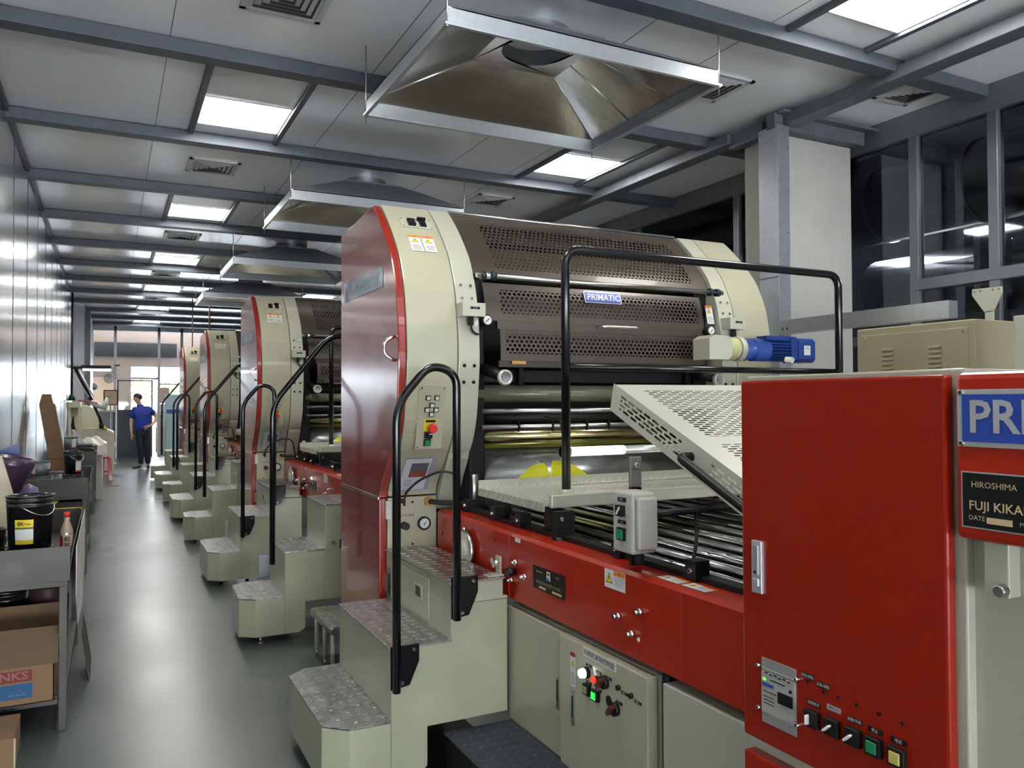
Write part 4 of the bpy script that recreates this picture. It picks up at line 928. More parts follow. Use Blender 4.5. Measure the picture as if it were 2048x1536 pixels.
wc = thing('white_cabinet', 'pale cream cabinet with a ring bolt at the extreme right edge behind the red head', 'cabinet', (3.8, 1.6, 0))
MB().box(3.36, 4.0, 1.0, 2.0, 0, 1.865, cream2).build('body', wc, bevel=.006); MB().tube([(3.40+.03*math.cos(a*.524), 1.9, 1.90+.03*math.sin(a*.524)) for a in range(13)], .006, chrome, n=8).cyl((3.40, 1.9, 1.86), (3.4, 1.9, 1.875), .012, steel).build('ring_bolt', wc)
gp_ = thing('gusset_bracket', 'white triangular bolted bracket in front of the window above the beige cabinet', 'bracket', (5.1, 3.2, 1.93))
q = MB().prism([(3.30, 2.245), (3.10, 2.24), (3.10, 2.20), (3.16, 2.085), (3.22, 2.085), (3.30, 2.205)], 'x', 5.10, 5.108, cream2)
for y in (3.28, 3.24, 3.16, 3.12): screw(q, XM(5.10, y, 2.225), .007)
q.build('gusset', gp_); MB().box(5.10, 5.12, 3.165, 3.215, 1.7, 2.09, cream2).box(5.12, 5.17, 3.165, 3.215, 2.2, 2.24, cream2).build('post', gp_)

# ================================================================== LEFT SIDE TABLES
ss = mat('table_steel', (.10, .096, .09), .55, metal=.8, var=.12, vscale=6, rvar=.08)
def table(y0, y1, lab, x0=-.64, x1=-.165, tz=.70):
    t = thing('ink_table', lab, 'table', ((x0+x1)/2, (y0+y1)/2, 0), 'steel ink tables along the left wall')
    th = .004; tr = MB()
    tr.box(x0, x1, y0, y1, tz-.005, tz, ss)
    tr.box(x0, x1+.01, y0-.006, y0, tz-.01, tz+.15, ss); tr.box(x0, x1+.01, y1, y1+.006, tz-.01, tz+.15, ss)
    tr.prism([(x1, tz-.01), (x1+.004, tz-.01), (x1+.024, tz+.15), (x1+.02, tz+.15)], 'y', y0, y1, ss)
    tr.build('tray', t, bevel=.001)
    f = MB()
    f.box(x0, x1, y0, y0+.03, tz-.035, tz-.006, ss).box(x0, x1, y1-.03, y1, tz-.035, tz-.006, ss).box(x1-.03, x1, y0+.03, y1-.03, tz-.035, tz-.006, ss)
    f.build('frame', t, bevel=.001)
    MB().box(x0+.002, x1-.037, y0+.01, y1-.01, .15, .16, ss).box(x0+.037, x1-.037, y0+.002, y0+.03, .125, .15, ss).box(x1-.03, x1-.005, y0+.037, y1-.037, .125, .16, ss).build('shelf', t, bevel=.001)
    for x in (x0, x1-.035):
        for y in (y0, y1-.035): MB().box(x+.0006, x+.0344, y+.0006, y+.0344, 0, tz-.0355, ss).build('leg', t, bevel=.002)
    return t
table(4.25, 5.75, 'nearest steel ink table with raised tray edge at the left')
table(8.0, 9.4, 'second steel ink table, with grey tins and a tall carton on it')
table(12.3, 13.8, 'third steel ink table, farther along the left wall')
tag(MB().prism([(4.27, .60), (4.5, .42), (5.3, .34), (5.75, .55), (5.75, .84), (4.25, .842)], 'x', -.132, -.129, mat('white_film', (.55, .54, .5), .5, var=.3, vscale=5)).build('paper_sheet'), 'whitish sheet hanging on the aisle side of the nearest ink table', 'sheet')
tp = MB().prism([(-.125, .27), (-.09, .01), (-.082, .0), (-.125, .25)], 'y', 4.95, 5.38, ss)
tag(tp.build('steel_plate'), 'thin steel plate leaning out into the aisle at the foot of the nearest ink table', 'plate')

bk = mat('bucket_black', (.012, .012, .014), .28, coat=.25)
def bucket(x, y, z, r, h, lab, m=bk, label_m=None, taper=.88, lid=False, grp='black ink buckets', nm='ink_bucket', lcol=None):
    t = thing(nm, lab, 'bucket', (x, y, z), grp)
    pr = [(0, 0), (r*taper, 0), (r*(taper+.09), h*.80), (r*.985, h*.80), (r*.985, h*.83), (r*.97, h*.83), (r*.975, h*.90), (r, h*.90), (r, h*.93), (r*.98, h*.93), (r*.985, h*.98), (r*1.03, h*.98), (r*1.03, h)]
    if lid: pr += [(0, h)]
    else: pr += [(r*.97, h), (r*.95, h*.9), (r*(taper-.03), .01), (0, .01)]
    MB().lathe(pr, (x, y, z), m, n=40).build('body', t)
    if label_m:
        lm = MB(); a0, a1 = label_m
        def lp(u, v, o=.0012): 
            a = a0+(a1-a0)*u; rr = r*(taper+.09*v)+o; return (x+rr*math.sin(a), y-rr*math.cos(a), z+h*.80*v)
        def band(u0, u1, v0, v1, mm, o): lm.grid(lambda u, v: lp(u0+(u1-u0)*u, v0+(v1-v0)*v, o), 10, 2, mm)
        for args in (lcol or [(0, 1, .15, .72, yellow, .0012), (0, 1, .25, .50, white, .002), (0, 1, .50, .545, mat('label_green', (.08, .12, .03), .5), .0025)]): band(*args)
        if not lcol:
            am = a0+(a1-a0)*.5; rr = r*(taper+.06)+.003; T = TR((x+rr*math.sin(am), y-rr*math.cos(am), z+h*.50), (math.cos(am), math.sin(am), 0), (0, 0, 1)); lm.text('EK', off(T, -.012, 0, .001), .024, blackt, bold=.03); lm.poly([off(T, x_, y_, .0012) @ Vector((0, 0, 0)) for x_, y_ in ((-.004, 0), (.014, .008), (.014, -.008))], orange); plate(lm, off(T, .024, -.002, .001), .016, .004, blackt, .0003)
        lm.build('label', t)
    hd = MB().tube([(x+r*1.0*math.sin(a), y-r*1.0*math.cos(a), z+h*.86-abs(math.cos(a*.5+.8))*.0-.04*math.sin((a-1.2)/1.6*3.14) if False else z+h*.82-.05*math.sin((a+.3)/2.2*3.14)) for a in [-.3+2.2*i/12 for i in range(13)]], .003, steel, n=6)
    hd.build('handle', t)
    return t
bucket(-.345, 4.62, .798, .104, .262, 'black ink bucket with yellow label, standing on another bucket on the nearest table', label_m=(-.62, .22))
bucket(-.350, 4.62, .70, .100, .098, 'squat black bucket under the yellow-labelled one on the nearest table')
bucket(-.548, 4.62, .70, .104, .20, 'black bucket cut off by the left edge of the photo on the nearest table')
bot = thing('drink_bottle', 'plastic tea bottle with red cap standing in the nearest table tray', 'bottle', (-.185, 4.62, .705))
plast = mat('bottle_tea', (.50, .38, .28), .12, trans=.35, coat=.4)
MB().lathe([(0, 0), (.028, 0), (.030, .01), (.030, .15), (.027, .175), (.013, .215), (.0125, .235), (0, .235)], (-.185, 4.62, .705), plast, n=24).build('body', bot)
MB().lathe([(0, .235), (.0145, .235), (.0145, .258), (0, .258)], (-.185, 4.62, .705), mat('cap_red', (.55, .02, .02), .4), n=20).build('cap', bot)
lb_ = MB().lathe([(.0306, .04), (.0306, .145)], (-.185, 4.62, .705), mat('tea_label', (.6, .5, .4), .45), n=24, mfun=lambda a, i: mat('tea_label', (.6, .5, .4), .45) if 16 <= i <= 21 else mat('tea_label_red', (.35, .03, .03), .45))
for i, ch in enumerate('和其正'): lb_.text(ch, YM(-.183, 4.588, .83-i*.032), .03, blackt, bold=.01)
lb_.build('label', bot)
cb1 = mat('cardboard', (.20, .12, .065), .8, var=.06, vscale=6); cb2 = mat('cardboard_inside', (.11, .07, .04), .85)
bx = thing('cardboard_box', 'open cardboard box printed red and blue on the lower shelf of the nearest table', 'box', (-.42, 4.35, .16), 'cardboard boxes under the nearest table')
q = MB().box(-.62, -.215, 4.20, 4.204, .162, .33, cb1).box(-.62, -.215, 4.62, 4.624, .162, .33, cb1).box(-.219, -.215, 4.2, 4.62, .162, .33, cb1).box(-.62, -.616, 4.2, 4.62, .162, .33, cb1).box(-.62, -.215, 4.2, 4.62, .162, .166, cb1)
q.build('body', bx)
MB().prism([(4.20, .33), (4.203, .33), (4.30, .475), (4.297, .478)], 'x', -.62, -.20, cb2).build('flap', bx); MB().prism([(4.62, .33), (4.616, .33), (4.60, .52), (4.604, .52)], 'x', -.62, -.215, cb1).build('flap', bx); MB().prism([(-.215, .33), (-.211, .33), (-.20, .45), (-.204, .45)], 'y', 4.25, 4.6, cb1).build('flap', bx)
pr_ = MB(); T = YM(-.42, 4.1995, .25); plate(pr_, off(T, -.01, .042), .26, .05, mat('ink_red', (.15, .016, .013), .6), .0008); plate(pr_, off(T, -.01, -.025), .26, .065, mat('ink_blue', (.008, .075, .20), .6), .0008)
pr_.text('INKS', off(T, .105, .042, .0015), .05, mat('pale_red', (.26, .10, .085), .6), bold=.02, align='RIGHT', xs=1.2); pr_.text('UV 1A-10', off(T, .06, -.04, .0015), .016, mat('pale_blue', (.2, .22, .3), .6)); pr_.text('DI', off(T, -.03, -.02, .0015), .018, mat('pale_blue', (.2, .22, .3), .6)); pr_.build('print', bx)
bx2 = thing('wooden_box', 'tan carton standing on the floor under the lower left corner of the nearest table', 'box', (-.42, 4.1, 0))
MB().box(-.62, -.34, 3.85, 4.15, 0, .145, cb1).box(-.345, -.332, 3.86, 3.865, 0, .14, cream2).build('body', bx2, bevel=.003)
tins = mat('tin_grey', (.16, .18, .20), .35, metal=.3)
lab_w = [(0, 1, .1, .85, white, .0012), (0, 1, .1, .2, signred, .002)]
bucket(-.275, 4.80, .162, .09, .44, 'steel tin with red and white label on the lower shelf of the nearest table', m=ss, label_m=(-.9, .9), taper=.97, lid=True, grp='tins under the nearest table', nm='ink_tin', lcol=[(0, 1, .72, 1.15, mat('tin_label_dark', (.06, .02, .02), .5), .0012), (0, 1, .78, .80, white, .002), (0, 1, .68, .72, signred, .0015)])
bucket(-.46, 4.80, .162, .09, .42, 'black pail with orange label beside the steel tin on the lower shelf', label_m=(-.3, .9), taper=.93, grp='tins under the nearest table', nm='ink_tin', lcol=[(0, 1, .80, .98, orange, .0012), (0, 1, .83, .86, blackt, .002)])
# leaning board, purple funnel and blue sheet at the left edge
pb_ = thing('cream_board', 'cream board with a dark oval hole leaning at the left edge behind the black buckets', 'board', (-.55, 5.3, .7))
q = MB().prism([(-.55, 1.215), (-.535, 1.222), (-.40, .71), (-.60, .71), (-.655, .95), (-.655, 1.1)], 'y', 5.28, 5.30, mat('board_cream', (.60, .55, .40), .5)); q.lathe([(0, 0), (.028, 0)], (-.585, 5.279, 1.15), mat('oval_navy', (.02, .03, .1), .5), n=20, ax='y'); q.build('panel', pb_)
pf_ = thing('purple_tub', 'dark purple plastic tub tipped on its side at the left edge on the nearest table', 'tub', (-.47, 5.5, .7))
pm = mat('purple_plastic', (.05, .025, .055), .35, coat=.2)
q = MB(); M0 = Matrix.Translation((-.50, 5.5, 1.20)) @ Matrix.Rotation(math.radians(12), 4, 'Y'); k0 = 0
q.lathe([(0, -.48), (.03, -.48), (.06, -.3), (.115, -.06), (.12, -.05), (.12, 0), (.112, 0), (.105, -.05), (0, -.07)], (0, 0, 0), pm, n=32)
for i in range(len(q.v)): q.v[i] = M0 @ q.v[i]
q.build('body', pf_)
q2 = MB(); q2.lathe([(0, -.5), (.09, -.5), (.05, -.28), (.0, -.25)], (-.43, 5.62, 1.28), mat('lilac_plastic', (.12, .10, .20), .4), n=24); q2.build('base', pf_)
bp2 = MB().prism([(-.655, 1.20), (-.49, 1.27), (-.44, .70), (-.655, .70)], 'y', 5.72, 5.728, mat('blue_sheet', (.04, .07, .25), .4)); tag(bp2.build('blue_sheet'), 'blue plastic sheet standing against the left wall behind the purple tub', 'sheet')
# under and on the second table
bucket(-.285, 8.22, .876, .082, .20, 'black bucket with a white label standing on the aisle corner of the second table', label_m=(.35, 1.2), taper=.8, lcol=lab_w)
bucket(-.285, 8.22, .70, .085, .175, 'black bucket under the white-labelled one on the second table')
bucket(-.30, 8.55, .70, .085, .165, 'low black bucket behind the stacked pair on the second table')
bucket(-.55, 8.35, .86, .078, .13, 'open grey tin standing on another tin on the second table', m=tins, taper=.95, label_m=(-.9, -.4), grp='grey ink tins', nm='ink_tin', lcol=lab_w)
bucket(-.54, 8.30, .70, .09, .16, 'grey tin with white label on the second table, bottom of the pair', m=tins, taper=.97, label_m=(.2, .9), grp='grey ink tins', nm='ink_tin', lcol=lab_w)
bucket(-.44, 8.75, .70, .06, .16, 'small dark grey tin beside the tall carton on the second table', m=tins, taper=.97, grp='grey ink tins', nm='ink_tin', lid=True)
tc_ = thing('tall_carton', 'tall narrow cardboard carton standing tilted on the second table', 'carton', (-.42, 8.9, .7))
MB().prism([(-.575, 1.60), (-.50, 1.60), (-.485, 1.52), (-.40, .76), (-.385, .705), (-.47, .705), (-.60, 1.50)], 'y', 8.9, 8.98, cb1).build('body', tc_)
MB().prism([(-.50, 1.52), (-.47, 1.50), (-.345, .80), (-.36, .705), (-.40, .705)], 'y', 8.93, 9.06, cb1).build('side', tc_)
MB().box(-.51, -.405, 8.897, 8.90, .965, .975, cb2).prism([(-.585, 1.51), (-.495, 1.525), (-.495, 1.53), (-.585, 1.515)], 'y', 8.898, 8.90, cb2).build('crease', tc_)
tag(MB().prism([(-.40, .705), (-.33, .705), (-.33, .77)], 'y', 8.84, 8.86, yellow).build('yellow_card'), 'small yellow card beside the foot of the tall carton', 'card')
sh_ = thing('yellow_black_case', 'black and yellow plastic case on the shelf of the second table', 'case', (-.3, 8.2, .43))
MB().box(-.44, -.21, 8.05, 8.35, .50, .64, blackt).prism([(-.44, .60), (-.38, .655), (-.44, .655)], 'y', 8.04, 8.3, yellow).box(-.44, -.21, 8.04, 8.05, .57, .59, yellow).build('body', sh_, bevel=.01)
MB().box(-.62, -.20, 8.0, 9.3, .40, .41, ss).build('shelf_board', bpy.data.objects['ink_table.001'])
bucket(-.26, 8.12, .41, .06, .10, 'small grey tin on the middle shelf of the second table', m=tins, taper=.97, grp='grey ink tins', nm='ink_tin', lid=True)
tag(MB().box(-.5, -.22, 8.1, 8.6, .165, .34, mat('crate_blue', (.02, .06, .28), .5)).box(-.49, -.23, 8.09, 8.1, .18, .2, cream2).build('blue_crate', bevel=.004), 'blue plastic crate on the lowest shelf of the second table', 'crate')
# third table load
bucket(-.46, 12.6, .70, .09, .17, 'grey tin on the third table, bottom of the left pair', m=tins, taper=.97, grp='grey ink tins', nm='ink_tin')
bucket(-.46, 12.62, .87, .09, .17, 'grey tin with a small white label, top of the pair on the third table', m=tins, taper=.97, grp='grey ink tins', nm='ink_tin', label_m=(.1, .7), lcol=lab_w, lid=True)
bt_ = thing('black_trays', 'stack of flat black trays on the third table', 'trays', (-.28, 12.7, .7))
for z, w_ in ((.705, .15), (.74, .12), (.80, .09)): MB().box(-.29-w_, -.29+w_, 12.6, 13.0, z+.10, z+.125, blackt).build('tray', bt_, bevel=.004)
MB().box(-.40, -.18, 12.62, 12.98, .702, .804, ss).build('stand', bt_)
tag(MB().prism([(-.48, 1.12), (-.44, 1.12), (-.30, .90), (-.42, .88)], 'y', 13.3, 13.32, white).build('white_sheet'), 'white sheet propped on the third table beside the black trays', 'sheet')
wrap = MB(); 
wrap.grid(lambda u, v: (-.42+.4*u, 13.9+.5*v, .86+.12*math.sin(u*3.1)*math.sin(v*3)+.02*math.sin(u*14+v*9)), 20, 10, mat('plastic_wrap', (.62, .58, .54), .35)); wrap.grid(lambda u, v: (-.42+.4*u, 13.9, .70+(.16+.0*u+.02*math.sin(u*14))*v), 20, 2, mat('plastic_wrap', (.62, .58, .54), .35))
tag(wrap.build('plastic_wrap'), 'crumpled translucent plastic wrap heaped beyond the third table', 'wrap')
gc = thing('grey_cupboard', 'plain pale grey cupboard between the third table and the red stool', 'cupboard', (-.35, 14.9, 0))
MB().box(-.63, -.085, 14.0, 15.6, 0, .70, mat('pale_grey_paint', (.40, .41, .40), .5)).build('body', gc, bevel=.006)
MB().box(-.64, -.08, 13.99, 15.61, .70, .72, cream2).build('top', gc)
# red stool
st_ = thing('plastic_stool', 'red plastic stool standing in the aisle beside the cream console', 'stool', (-.03, 17.4, 0))
rp = mat('stool_red', (.42, .015, .03), .35, coat=.2)
MB().box(-.11, .035, 17.3, 17.5, .43, .46, rp).build('seat', st_, bevel=.015)
for sx, sy in ((-1, -1), (1, -1), (1, 1), (-1, 1)):
    x, y = -.0375+sx*.055, 17.4+sy*.08
    q = MB(); a = .034
    P = [(x-a, y-a, .43), (x+a, y-a, .43), (x+a, y+a, .43), (x-a, y+a, .43)]; Q_ = [(p[0]+sx*.03, p[1]+sy*.03, 0) for p in P]
    k = q.add(Q_+P)
    for f_ in ((0, 3, 2, 1), (4, 5, 6, 7), (0, 1, 5, 4), (1, 2, 6, 5), (2, 3, 7, 6), (3, 0, 4, 7)): q.face([k+i for i in f_], rp)
    q.build('leg', st_, bevel=.004)
MB().box(-.11, .035, 17.305, 17.315, .16, .19, rp).build('brace', st_)
# inspection console with lamp
cs = thing('inspection_console', 'cream inspection console with slanted top below the articulated lamp', 'console', (-.2, 19.2, 0))
cm = mat('console_cream', (.55, .53, .40), .45)
MB().prism([(-.60, 0), (.11, 0), (.11, .87), (-.15, .985), (-.60, .985)], 'y', 18.6, 20.0, cm).build('body', cs, bevel=.01)
MB().box(.111, .114, 18.62, 19.4, .05, .66, cream2).box(.112, .13, 18.7, 18.72, .6, .66, steel).build('door', cs)
MB().prism([(-.60, .985), (-.16, .985), (-.20, 1.35), (-.45, 1.46), (-.60, 1.46)], 'y', 18.9, 19.9, cm).build('back_panel', cs, bevel=.006)
ps = MB().prism([(-.12, .972), (-.122, .988), (.10, .892), (.105, .876)], 'y', 18.62, 18.95, white); ps.build('paper_sheet', cs)
tag(MB().prism([(-.15, .99), (-.152, 1.03), (-.06, 1.03), (-.02, .95)], 'y', 18.55, 18.75, mat('yellow_cloth', (.6, .58, .05), .7)).build('yellow_cloth'), 'yellow cloth lying on the slanted console top', 'cloth')
lm_ = thing('articulated_lamp', 'long black articulated inspection lamp with a white lit head at the left wall', 'lamp', (-.13, 18.45, 1.0))
pa, pb3, pc = (-.13, 18.4, 1.06), (-.31, 18.4, 1.56), (-.62, 18.4, 2.24)
MB().tube([pa, (-.16, 18.4, 1.2), pb3], .03, blackt, n=10).cyl((-.13, 18.4, .98), (-.13, 18.4, 1.08), .045, blackt).build('lower_arm', lm_)
MB().tube([pb3, pc], .035, blackt, n=10).tube([(-.36, 18.36, 1.62), (-.64, 18.36, 2.1)], .014, mat('arm_white', (.6, .6, .58), .4), n=8).tube([(-.27, 18.36, 1.62), (-.55, 18.36, 2.18)], .014, mat('arm_white', (.6, .6, .58), .4), n=8).build('upper_arm', lm_)
q = MB().box(-.50, .04, 18.25, 18.55, 2.20, 2.27, blackt).box(-.66, -.48, 18.36, 18.44, 2.20, 2.25, blackt).box(.04, .08, 18.25, 18.55, 2.13, 2.26, mat('arm_white', (.6, .6, .58), .4)); q.build('lamp_head', lm_, bevel=.01)
MB().box(-.47, .03, 18.26, 18.54, 2.165, 2.199, mat('lamp_diffuser', (.8, .8, .8), .5, emit=(1, .96, .95), es=1.6)).build('diffuser', lm_)
wb = MB().tube([(-.33, 18.34, 1.52), (-.20, 18.34, 1.46), (-.12, 18.34, 1.42)], [.05, .06, .045], white, n=10).tube([(-.10, 18.34, 1.36), (-.05, 18.34, 1.5), (-.03, 18.34, 1.62)], [.05, .055, .01], white, n=10)
tag(wb.build('white_bag'), 'white plastic bags tied around the lamp arm', 'bag')
# delivery cabinets by the wall with hanging pole
dcb = thing('sheet_cabinet', 'cream framed cabinet against the left wall below the hanging pole', 'cabinet', (-.55, 17, 0))
MB().box(-.655, -.46, 16.4, 17.4, 1.42, 1.52, cm).box(-.655, -.63, 16.4, 17.4, 0, 1.42, cm).box(-.49, -.46, 16.4, 16.45, 0, 1.42, cm).box(-.655, -.46, 17.35, 17.4, 0, 1.42, cm).build('frame', dcb, bevel=.004)
MB().tube([(-.55, 16.5, .95), (-.58, 16.5, 1.1), (-.57, 16.5, 1.25)], [.045, .03, .012], blackt).build('hook', dcb)
pl2 = thing('hanging_pole', 'thin dark pole hanging from the ceiling above the cream framed cabinet', 'pole', (-.60, 16.5, 1.55))
MB().cyl((-.60, 16.5, 1.55), (-.60, 16.5, ZC), .018, dark).build('tube', pl2); MB().cyl((-.60, 16.5, 1.55), (-.60, 16.5, 1.66), .07, dark, r1=.035).build('base', pl2)
tag(MB().tube([(-.50, 16.6, 1.55), (-.3, 16.6, 1.53), (-.18, 16.6, 1.50)], .012, mat('hose_red', (.45, .05, .08), .5), n=8).build('red_hose'), 'thin red hose lying across the top of the framed cabinet', 'hose')
# framed notice, clock, camera
nf = thing('framed_notice', 'framed peach-coloured notice in front of the far door', 'notice', (.045, 22, 1.45))
MB().box(-.114, .205, 21.98, 22.0, 1.44, 1.82, blackt).build('frame', nf, bevel=.004)
q = MB().box(-.09, .18, 21.975, 21.98, 1.465, 1.795, mat('notice_peach', (.62, .42, .30), .6)); q.box(-.085, .08, 21.973, 21.975, 1.63, 1.655, mat('notice_green', (.15, .45, .28), .6))
for i in range(5): q.box(-.06, .12-.02*(i % 3), 21.973, 21.975, 1.5+.028*i, 1.504+.028*i, mat('notice_ink', (.5, .2, .15), .6))
q.build('sheet', nf); MB().cyl((.045, 21.99, 0), (.045, 21.99, 1.44), .012, steel).lathe([(0, 0), (.12, 0), (.12, .02), (0, .02)], (.045, 21.99, 0), steel).build('stand', nf)
tag(MB().lathe([(0, -.03), (.13, -.03), (.15, -.02), (.15, 0), (0, 0)], (.006, 27.3, 2.25), mat('clock_grey', (.14, .13, .12), .5), ax='y', n=28).box(.0, .012, 27.26, 27.27, 2.25, 2.34, blackt).box(.0, .07, 27.26, 27.27, 2.245, 2.255, blackt).build('wall_clock'), 'round grey wall clock on the tan wall beyond the glass', 'clock')
sc_ = thing('security_camera', 'small white security camera on the partition frame above the door', 'camera', (.19, 24.1, 2.55))
MB().box(.15, .22, 23.95, 24.15, 2.53, 2.59, white).box(.17, .19, 24.15, 24.27, 2.55, 2.60, white).build('body', sc_, bevel=.006); MB().box(.16, .26, 23.93, 24.0, 2.49, 2.53, blackt).build('lens', sc_)
tag(MB().lathe([(0, -.05), (.07, -.03), (.09, 0), (.06, .02), (0, .03)], (-.35, 23.8, 1.93), mat('fan_blue_grey', (.22, .26, .32), .4), n=24, ax='y').box(-.43, -.36, 23.78, 23.8, 1.91, 1.95, dark).build('wall_horn'), 'round blue-grey horn on the far left cladding', 'horn')
# pale blue cabinet near the door and things beyond
bcab = thing('pale_blue_cabinet', 'pale blue cabinet with a dark blue band, beyond the last press', 'cabinet', (1.5, 21.4, 0))
pbm = mat('pale_blue_paint', (.36, .50, .55), .5)
MB().box(1.26, 1.75, 21.1, 21.8, .35, 1.70, pbm).box(1.27, 1.3, 21.12, 21.15, 0, .35, steel).box(1.7, 1.73, 21.12, 21.15, 0, .35, steel).build('body', bcab, bevel=.006); MB().box(1.255, 1.72, 21.08, 21.1, 1.25, 1.33, blue).build('band', bcab)
for x, y, z, w_, d_, h_, l in ((1.28, 26.3, 0, .5, .5, .75, 'brown carton stacked outside the glass, lower one'), (1.3, 26.3, .75, .42, .45, .5, 'brown carton stacked outside the glass, upper one')):
    b = thing('carton', l, 'carton', (x+w_/2, y+d_/2, z), 'cartons outside the far glass'); MB().box(x, x+w_, y, y+d_, z, z+h_, cb1).build('body', b, bevel=.005); MB().box(x+w_/2-.03, x+w_/2+.03, y-.002, y, z, z+h_, mat('parcel_tape', (.5, .4, .25), .3)).build('tape', b)
nb = thing('notice_board', 'pale notice sheet on the glass above the blue striped one near the last press', 'notice', (1.42, 24.2, 1.4))
MB().box(1.27, 1.52, 24.24, 24.25, 1.48, 1.92, mat('notice_tan', (.5, .38, .3), .6)).build('sheet', nb); MB().box(1.27, 1.46, 24.24, 24.25, 1.18, 1.46, white).box(1.29, 1.44, 24.235, 24.24, 1.22, 1.24, blue).build('lower_sheet', nb)
for x, y, lab, col in ((1.62, 15.3, 'rust-red hanging conduit beyond the second press', (.25, .08, .06)), (1.5, 17.2, 'thin grey hanging rod near the far end', (.12, .12, .13))):
    tag(MB().cyl((x, y, 2.3), (x, y, ZC), .012, mat('rod_'+lab[:4], col, .5), n=8).build('hanging_rod'), lab, 'rod')

# ================================================================== PERSON
def skin(name, chains, m, parent, sub=2, org=(0, 0, 0), smooth=True):
    """chains: list of polylines [(x,y,z,rx[,ry]),...] sharing first vertices by equality"""
    vs, es, rad = [], [], []
    idx = {}
    for ch in chains:
        prev = None
        for p in ch:
            key = tuple(round(c, 4) for c in p[:3])
            if key not in idx: idx[key] = len(vs); vs.append(Vector(p[:3])-Vector(org)); rad.append((p[3], p[4] if len(p) > 4 else p[3]))
            i = idx[key]
            if prev is not None: es.append((prev, i))
            prev = i
    me = bpy.data.meshes.new(name); me.from_pydata([tuple(v) for v in vs], es, []); o = bpy.data.objects.new(name, me); COL.objects.link(o)
    sk = o.modifiers.new('skin', 'SKIN'); sk.use_smooth_shade = True
    for i, r in enumerate(rad): me.skin_vertices[0].data[i].radius = r; me.skin_vertices[0].data[i].use_root = (i == 0)
    ss_ = o.modifiers.new('sub', 'SUBSURF'); ss_.levels = sub; ss_.render_levels = sub
    bpy.context.view_layer.update()
    m2 = bpy.data.meshes.new_from_object(o.evaluated_get(bpy.context.evaluated_depsgraph_get())); bpy.data.objects.remove(o, do_unlink=True)
    m2.name = name; m2.materials.clear(); m2.materials.append(m)
    for p in m2.polygons: p.use_smooth = True; p.material_index = 0
    o = bpy.data.objects.new(name, m2); COL.objects.link(o); o.parent = parent; return o
skinm = mat('skin', (.52, .30, .21), .5); shirt = mat('shirt_blue', (.010, .035, .30), .7); jean = mat('trousers_dark', (.012, .015, .028), .75); hair = mat('hair_black', (.012, .010, .010), .6); shoe = mat('shoe_black', (.015, .014, .014), .4)
PY = 20.04; PO = (.68, PY, 0)
man = thing('person', 'man in blue polo shirt and dark trousers in the aisle, hand on hip', 'person', PO)
pel = (.70, PY, .88, .11, .08)
body = [
 [pel, (.69, PY, 1.08, .10, .075), (.675, PY, 1.28, .11, .08), (.655, PY, 1.395, .085, .07), (.635, PY-.01, 1.46, .05), (.60, PY-.02, 1.52, .058), (.565, PY-.025, 1.59, .080, .088), (.568, PY-.02, 1.645, .068, .078)],
 [(.675, PY, 1.28, .11, .08), (.52, PY-.01, 1.345, .06), (.478, PY-.01, 1.23, .048), (.462, PY, 1.10, .042), (.455, PY-.03, .97, .036), (.462, PY-.06, .86, .028), (.465, PY-.07, .815, .030, .02), (.468, PY-.075, .77, .028, .018)],
 [(.675, PY, 1.28, .11, .08), (.83, PY, 1.345, .062), (.915, PY+.03, 1.26, .05), (.985, PY+.05, 1.18, .043), (.955, PY-.02, 1.08, .038), (.885, PY-.11, .995, .028), (.855, PY-.135, .975, .028, .02), (.82, PY-.155, .955, .028, .018)],
 [pel, (.635, PY, .82, .09), (.640, PY-.02, .62, .075), (.655, PY-.02, .45, .058), (.665, PY+.0, .30, .055), (.668, PY+.02, .10, .04), (.655, PY+.0, .05, .036)],
 [pel, (.775, PY, .82, .09), (.785, PY-.01, .62, .075), (.795, PY-.02, .45, .058), (.80, PY+.02, .30, .055), (.815, PY+.03, .10, .04), (.815, PY, .05, .036)]]
# fingers as short chains rooted in the palms
def fingers(root, dirs, th):
    out = []
    for (ox, oy, oz), (dx, dy, dz), l in dirs:
        a = Vector(root)+Vector((ox, oy, oz)); d_ = Vector((dx, dy, dz)).normalized()*l
        out.append([(*root, .028, .018), (*a, .0095), (*(a+d_*.5), .009), (*(a+d_+Vector(th)*.012), .0075)])
    return out
body += fingers((.468, PY-.075, .77), [((-.012, -.02, -.03), (.1, -.1, -1), .075), ((0, -.01, -.034), (.12, 0, -1), .085), ((.004, .008, -.034), (.15, .1, -1), .08), ((.008, .024, -.028), (.2, .2, -1), .06), ((.02, -.03, .0), (.5, -.5, -.8), .055)], (1, 0, 0))
body += fingers((.82, PY-.155, .955), [((-.03, -.01, .014), (-1, .1, .05), .08), ((-.034, -.01, .0), (-1, .1, -.25), .088), ((-.03, -.008, -.014), (-1, .1, -.5), .08), ((-.024, -.004, -.026), (-.9, .1, -.8), .062), ((-.0, .0, .028), (-.7, .5, .7), .05)], (0, 0, -1))
bo_ = skin('body', body, skinm, man, 2, PO)
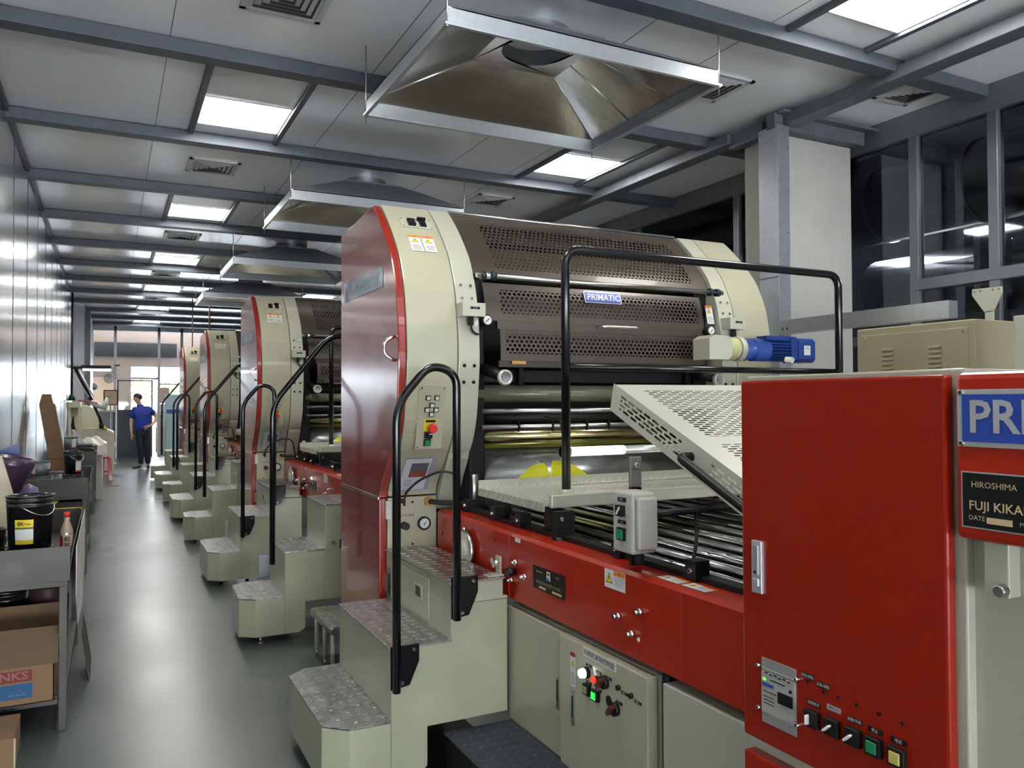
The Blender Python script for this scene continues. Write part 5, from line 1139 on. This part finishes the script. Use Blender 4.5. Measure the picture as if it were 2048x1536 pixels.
# face details joined as head parts
fc_ = MB(); hx, hy, hz = .548, PY-.03, 1.575
fc_.lathe([(0, -.022), (.012, -.008), (.014, .006), (.006, .02), (0, .022)], (.478, PY-.045, 1.565), skinm, n=10)
fc_.build('nose', man)
e_ = MB()
for dy in (-.075, -.02): e_.lathe([(0, -.006), (.010, 0), (0, .006)], (.492+(.02 if dy == -.075 else .0), PY+dy, 1.592), blackt, n=8); e_.box(.485, .53, PY+dy-.012, PY+dy+.012, 1.61, 1.616, hair)
e_.build('eye', man); MB().box(.484, .50, PY-.075, PY-.03, 1.525, 1.532, mat('lips', (.35, .14, .11), .5)).build('mouth', man)
MB().lathe([(0, -.03), (.012, -.02), (.016, 0), (.012, .025), (0, .03)], (.59, PY-.105, 1.575), skinm, n=10).build('ear', man)
q = MB(); q.lathe([(0, -.095), (.05, -.085), (.08, -.05), (.093, 0), (.085, .045), (.055, .075), (0, .088)], (0, 0, 0), hair, n=24)
Mh = Matrix.Translation((.592, PY-.008, 1.632)) @ Matrix.Rotation(math.radians(28), 4, 'Y')
for i in range(len(q.v)): q.v[i] = Mh @ Vector((q.v[i].x*1.0+.004*math.sin(i*2.3), q.v[i].y*.93, q.v[i].z))
q.build('hair', man)
sh1 = skin('polo_shirt', [[(.69, PY, .86, .175, .135), (.69, PY, .97, .178, .138), (.69, PY, 1.12, .178, .138), (.672, PY, 1.27, .185, .138), (.66, PY, 1.375, .11, .088), (.645, PY-.005, 1.425, .066, .062)],
   [(.672, PY, 1.27, .185, .138), (.52, PY-.01, 1.35, .075), (.485, PY-.01, 1.24, .070), (.472, PY, 1.13, .066)], [(.672, PY, 1.27, .185, .138), (.83, PY, 1.35, .078), (.905, PY+.03, 1.275, .072), (.945, PY+.04, 1.225, .066)]], shirt, man, 2, PO)
MB().lathe([(.066, 1.40), (.078, 1.445), (.07, 1.455), (.06, 1.42)], (.643, PY-.01, 0), shirt, n=20).build('collar', man)
lg = MB().box(.70, .735, PY-.150, PY-.146, 1.258, 1.268, orange).box(.74, .79, PY-.150, PY-.146, 1.255, 1.262, signred); lg.build('chest_print', man)
tr_ = skin('trousers', [[(.70, PY, .86, .150, .115), (.635, PY, .80, .098), (.640, PY-.02, .62, .085), (.655, PY-.02, .45, .070), (.662, PY+.0, .28, .066), (.668, PY+.015, .09, .06)], [(.70, PY, .86, .150, .115), (.70, PY, .95, .145, .11)],
   [(.70, PY, .86, .150, .115), (.775, PY, .80, .098), (.787, PY-.01, .62, .085), (.797, PY-.02, .45, .070), (.805, PY+.01, .28, .066), (.815, PY+.02, .09, .06)]], jean, man, 2, PO)
skin('shoe', [[(.675, PY+.03, .045, .045, .04), (.61, PY-.02, .045, .045, .038), (.53, PY-.08, .035, .045, .032), (.485, PY-.11, .03, .034, .026)]], shoe, man, 2, PO)
skin('shoe', [[(.82, PY+.05, .045, .045, .04), (.82, PY-.03, .045, .046, .038), (.815, PY-.13, .035, .045, .032), (.81, PY-.18, .03, .034, .026)]], shoe, man, 2, PO)

# lamps added behind the right glass at two bright spots, lighting the ducts
bpy.context.view_layer.update()

for x, y, z, l in ((7.0, 5.74, 3.40, 'lit square lamp seen through the glass just right of the white column'), (7.2, 3.9, 3.05, 'lit lamp seen through the glass at the right edge')):
    t = thing('service_lamp', l, 'light', (x, y, z), 'lamps behind the right glass')
    MB().box(x-.02, x+.25, y-.12, y+.12, z-.09, z+.09, mat('service_lamp_white', (.9, .9, .9), .5, emit=(.9, .95, 1), es=25)).build('diffuser', t); MB().box(x+.25, x+.27, y-.15, y+.15, z-.12, z+.12, mat('lamp_blue_rim', (.03, .07, .4), .4)).build('housing', t)
